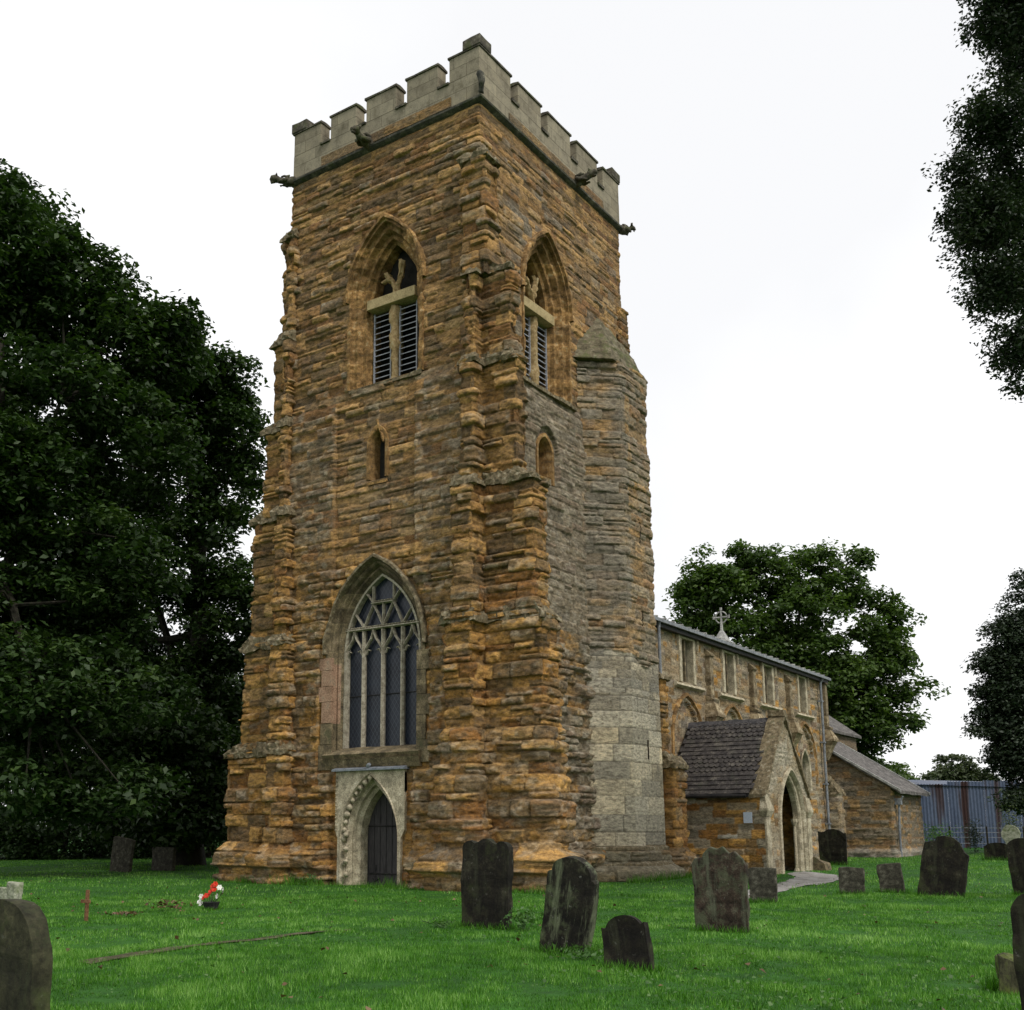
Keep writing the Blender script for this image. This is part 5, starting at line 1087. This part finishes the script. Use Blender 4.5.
crown('foliage', hd, T_H[1], 1500, 90, .22, M['leaf_left'], 18, crad=1.0, flat=.8, inner=.2)
mb = MB()
for k, b in enumerate(T_H[1]): mb.tube([(b[0],b[1],-.3),(b[0]+.2,b[1],1.5),(b[0],b[1],3.2)], [.15,.12,.06], 6)
mb.build('stems', M['bark'], hd)

# ---- corrugated shed
def shed():
    s = empty('shed', (42.0, -1.5, .45)); tag(s, 'blue-grey corrugated iron shed with rust-brown streaks at the churchyard edge', 'shed')
    a = np.array([41.6, .5]); d = np.array([.585, -.811]); nrm_ = np.array([-.811, -.585]); L = 9.5
    pts = []; n = 380
    for k in range(n+1):
        u = L*k/n; p = a+d*u+nrm_*(.022*math.sin(u*2*math.pi/.09*.5)); pts.append(p)
    o = np.array(s.location)[:2]; mb = MB(); z0, z1 = -.2, 3.35
    for k in range(5):   # overlapping vertical sheets
        seg = pts[k*76:(k+1)*76+1]; off = nrm_*(.004*k); zt = z1+[0,.14,.2,.1,-.2][k]
        mb.strip([[tuple(seg[j]+off-o)+(z0,), tuple(seg[j]+off-o)+(zt+.02*math.sin(j),)] for j in range(len(seg))])
    mb.build('wall', M['shed'], s)
    mb = MB(); b_ = a+d*L; q = [a+nrm_*.1-o, b_+nrm_*.1-o, b_-nrm_*5-o, a-nrm_*5-o]
    mb.add([(*q[0],z1-.02),(*q[1],z1-.25),(*q[2],z1+.3),(*q[3],z1+.5)], [(0,1,2,3)]); mb.add([(*q[0],z0),(*q[3],z0),(*q[3],z1+.5),(*q[0],z1)], [(0,1,2,3)]); mb.build('roof', M['shed'], s)
shed()
# wire fence in front of the shed
fn = empty('wire_fence', (40.5,-3,.44)); tag(fn, 'thin grey wire fence in front of the corrugated shed', 'fence')
for k in range(5):
    p = np.array([39.9,.2])+np.array([.585,-.811])*k*1.9-np.array([40.5,-3]); MB().box((p[0]-.04,p[1]-.04,-.2),(p[0]+.04,p[1]+.04,1.15)).build('post', M['bark'], fn)
mb = MB()
for z in (.3,.6,.85,1.08):
    p = np.array([39.9,.2])-np.array([40.5,-3]); q = p+np.array([.585,-.811])*9; mb.tube([(*p,z),(*((p+q)/2),z-.02),(*q,z)], .012, 4)
mb.build('wire', M['pipe'], fn)

# ---- small plants
def plant(loc, h, rr, n, size, mat, seed, label, name='weed', flat=.6, group=None):
    t = empty(name, (loc[0], loc[1], float(gzz(loc[0], loc[1])))); tag(t, label, 'plant', group); r = np.random.default_rng(seed)
    P = r.normal(0, .42, (n,3))*np.array([rr,rr,h*.55])+np.array([0,0,h*.5]); P[:,2] = np.abs(P[:,2])+.01
    N = P*np.array([1,1,.2])+np.array([0,0,.12])+r.normal(0,.1,(n,3))
    leaf_mesh('leaves', P, N, size, M[mat], t, seed, np.clip(r.normal(.5,.18,n),0,1))
    mb = MB()
    for k in range(7):
        q = P[k]; mb.tube([(0,0,-.02),(q[0]*.5,q[1]*.5,q[2]*.6),tuple(q)], .005, 4)
    mb.build('stems', M['weed'], t); return t
plant((-8.55,-6.35,0), .34, .3, 170, .07, 'weed', 1, 'leafy weed at the right foot of the three-lobed gravestone')
plant((-8.75,-5.15,0), .12, .22, 60, .06, 'weed', 2, 'small weed tuft at the left foot of the three-lobed gravestone')
plant((-11.25,-8.75,0), .12, .35, 110, .055, 'weed', 3, 'low weeds at the foot of the leaning arch-topped gravestone')
plant((40.0,-.9,0), 1.3, 1.0, 500, .13, 'weed', 4, 'nettle clump at the left end of the corrugated shed', name='shrub')
plant((33.5,-3.9,0), 1.5, .5, 700, .1, 'leaf_yew', 5, 'small dark conifer seedling in front of the shed', name='shrub')
plant((28.3,-6.3,0), 2.3, .6, 500, .1, 'leaf_far', 6, 'pale shrub growing behind the round-headed pale gravestone', name='shrub')
plant((-.45,4.95,0), .3, .3, 110, .06, 'weed', 7, 'weed tuft at the tower foot left of the west door')

# ---- dead leaves
def litter(name, c, rx, ry, n, size, label, seed, h=.03):
    r = np.random.default_rng(seed); P = np.stack([c[0]+r.normal(0,rx*.5,n), c[1]+r.normal(0,ry*.5,n), np.zeros(n)], -1)
    P[:,2] = gzz(P[:,0], P[:,1])+.05+r.uniform(0,h,n); o = leaf_mesh(name, P, r.normal(0,.5,(n,3))+np.array([0,0,1.]), size, M['dead_leaf'], None, seed, r.uniform(0,1,n), .8)
    tag(o, label, kind='stuff'); return o
litter('dead_leaves', (-8.74,.5), .25, .5, 90, .07, 'heap of withered brown leaves left of the flower pot', 1, .14)
litter('fallen_leaves', (-10.13,-.11), .22, .4, 70, .06, 'flat patch of reddish fallen leaves by the little cross', 2)
r_ = np.random.default_rng(5); n = 330
dd = 8+26*r_.random(n)**.8; lat = r_.uniform(-.42,.52,n)*dd; X_ = CAM[0]+HF[0]*dd+RT[0]*lat; Y_ = CAM[1]+HF[1]*dd+RT[1]*lat
ok = ~((X_ > -1.2) & (Y_ > -2.4)); P = np.stack([X_, Y_, gzz(X_, Y_)+.05], -1)[ok]
o = leaf_mesh('scattered_leaves', P, r_.normal(0,.4,(len(P),3))+np.array([0,0,1.]), .06, M['dead_leaf'], None, 6, r_.uniform(0,1,len(P)), .8); tag(o, 'brown leaves scattered over the lawn', kind='stuff')

# ---- clover and small broad leaves in the turf
n = 5200; dd = 7.5+20*r_.random(n)**1.3; lat = r_.uniform(-.5,.55,n)*dd; X_ = CAM[0]+HF[0]*dd+RT[0]*lat; Y_ = CAM[1]+HF[1]*dd+RT[1]*lat
ok = (fbm(X_*.6, Y_*.6, 21, 3) > .02) & ~((X_ > -1.2) & (Y_ > -2.4)); P = np.stack([X_, Y_, gzz(X_, Y_)+r_.uniform(.03,.06,n)], -1)[ok]
o = leaf_mesh('clover', P, r_.normal(0,.35,(len(P),3))+np.array([0,0,1.]), .038, M['weed'], None, 7, r_.uniform(.1,1,len(P)), .9); tag(o, 'clover and broad-leaved weeds growing through the lawn', kind='stuff')
# ---- grass
from_poly = [np.array(PAVE)[:, :2], np.array(TR)[:, :2]]
def inpoly(x, y, P):
    c = np.zeros(x.shape, bool); j = len(P)-1
    for i in range(len(P)):
        c ^= ((P[i][1] > y) != (P[j][1] > y)) & (x < (P[j][0]-P[i][0])*(y-P[i][1])/(P[j][1]-P[i][1]+1e-12)+P[i][0]); j = i
    return c
def grass(d0, d1, n, h, wd, seed):
    r = np.random.default_rng(seed); d = np.sqrt(r.uniform(d0*d0, d1*d1, n)); lat = r.uniform(-.56,.6,n)*d
    x = CAM[0]+HF[0]*d+RT[0]*lat; y = CAM[1]+HF[1]*d+RT[1]*lat
    bad = ((x > -.28) & (x < 40) & (y > -.28) & (y < 6.9)) | ((x > -.9) & (x < 0) & (y > -.35) & (y < 1.1)) | ((x > -.3) & (x < 1.3) & (y > -2.2) & (y < 0)) | ((x > -.85) & (x < 0) & (y > 5.8) & (y < 7)) | ((x > -.3) & (x < 1) & (y > 6.6) & (y < 8.9))
    bad |= (x > 4.5) & (x < 9.1) & (y > -1.35) & (y < 0) | ((x > PX0-.1) & (x < PX1+.1) & (y > PY-.05) & (y < 0)) | ((x > CX0-.1) & (x < CX1) & (y > -2.4) & (y < 0))
    bad |= inpoly(x, y, from_poly[0]) | (inpoly(x, y, from_poly[1]) & (r.random(n) < .4))
    k = ~bad; x, y = x[k], y[k]; n = len(x); cl = fbm(x*1.7, y*1.7, 4, 4); hh = h*r.uniform(.5,1.25,n)*(1+1.1*cl)
    wall = (np.abs(x+.35) < .3) & (y < 7); hh = np.where(wall, hh*1.8, hh)
    a = r.uniform(0, 2*math.pi, n); le = r.uniform(.1,.75,n)*hh; b = a+r.normal(0,.6,n)+1.57
    z = gzz(x, y)-.01; W = wd*r.uniform(.6,1.3,n)
    V = np.stack([np.stack([x-np.cos(a)*W, y-np.sin(a)*W, z], -1), np.stack([x+np.cos(a)*W, y+np.sin(a)*W, z], -1), np.stack([x+np.cos(b)*le, y+np.sin(b)*le, z+hh], -1)], 1).reshape(-1,3)
    tone = np.clip(.40+.28*fbm(x*.45, y*.45, 8, 3)+.5*cl+.45*vn(x*7, y*7, 12)+r.normal(0,.18,n)+.5*(r.random(n) < .05), 0, 1)
    return V, np.repeat(tone, 3)
GV, GT = zip(*[grass(6.5,13,230000,.048,.0042,1), grass(13,24,260000,.045,.0065,2), grass(24,50,190000,.05,.011,3)])
TV, TT = [], []
for gx_, gy_, gw_, lush in [(-8.38,-5.64,.86,1),(-10.9,-8.36,.64,1.1),(-11.75,-9.51,.5,1),(-7.35,-8.64,.72,1),(-.47,-6.66,.6,1),(2.78,-7.37,.62,1),(3.84,-7.91,.6,1),(3.01,-9.03,1.0,1.2),(4.9,-10.35,.55,1),(-17.28,-7.78,.78,1),(-10.95,-12.66,.4,1.3),(-8.1,.16,.2,.6),(18.08,-2.34,.95,1.5),(25.27,-6.25,.92,1.5)]:
    r = np.random.default_rng(int(abs(gx_)*100)); n = 420; x = gx_+r.choice([-1,1],n)*r.uniform(.06,.17,n); y = gy_+r.uniform(-.58,.58,n)*gw_; a = r.uniform(0,6.28,n); hh = r.uniform(.05,.14,n)*lush; W = .006; le = hh*r.uniform(.1,.8,n); z = gzz(x, y)-.01
    TV.append(np.stack([np.stack([x-np.cos(a)*W, y-np.sin(a)*W, z], -1), np.stack([x+np.cos(a)*W, y+np.sin(a)*W, z], -1), np.stack([x+np.sin(a)*le, y+np.cos(a)*le, z+hh], -1)], 1).reshape(-1,3)); TT.append(np.repeat(np.clip(r.normal(.35,.2,n),0,1), 3))
x = np.concatenate([r_.uniform(-.75,-.3,2600), r_.uniform(4.5,9,1500)]); y = np.concatenate([r_.uniform(-2.3,8.9,2600), r_.uniform(-1.6,-1.25,1500)]); n = len(x); a = r_.uniform(0,6.28,n); hh = r_.uniform(.05,.2,n)*(1+fbm(x, y*1.5, 5, 3)*2).clip(.3, 2); z = gzz(x, y)-.01; W = .007; le = hh*.4
TV.append(np.stack([np.stack([x-np.cos(a)*W, y-np.sin(a)*W, z], -1), np.stack([x+np.cos(a)*W, y+np.sin(a)*W, z], -1), np.stack([x+np.sin(a)*le, y+np.cos(a)*le, z+hh], -1)], 1).reshape(-1,3)); TT.append(np.repeat(np.clip(r_.normal(.35,.2,n),0,1), 3))
GV = np.concatenate(list(GV)+TV); GT = np.concatenate(list(GT)+TT)
o = np_mesh('grass', GV, np.arange(len(GV)).reshape(-1,3), M['blade'], None, False, GT[:,None]*np.ones(3)); tag(o, 'short wet bright green grass blades', kind='stuff')
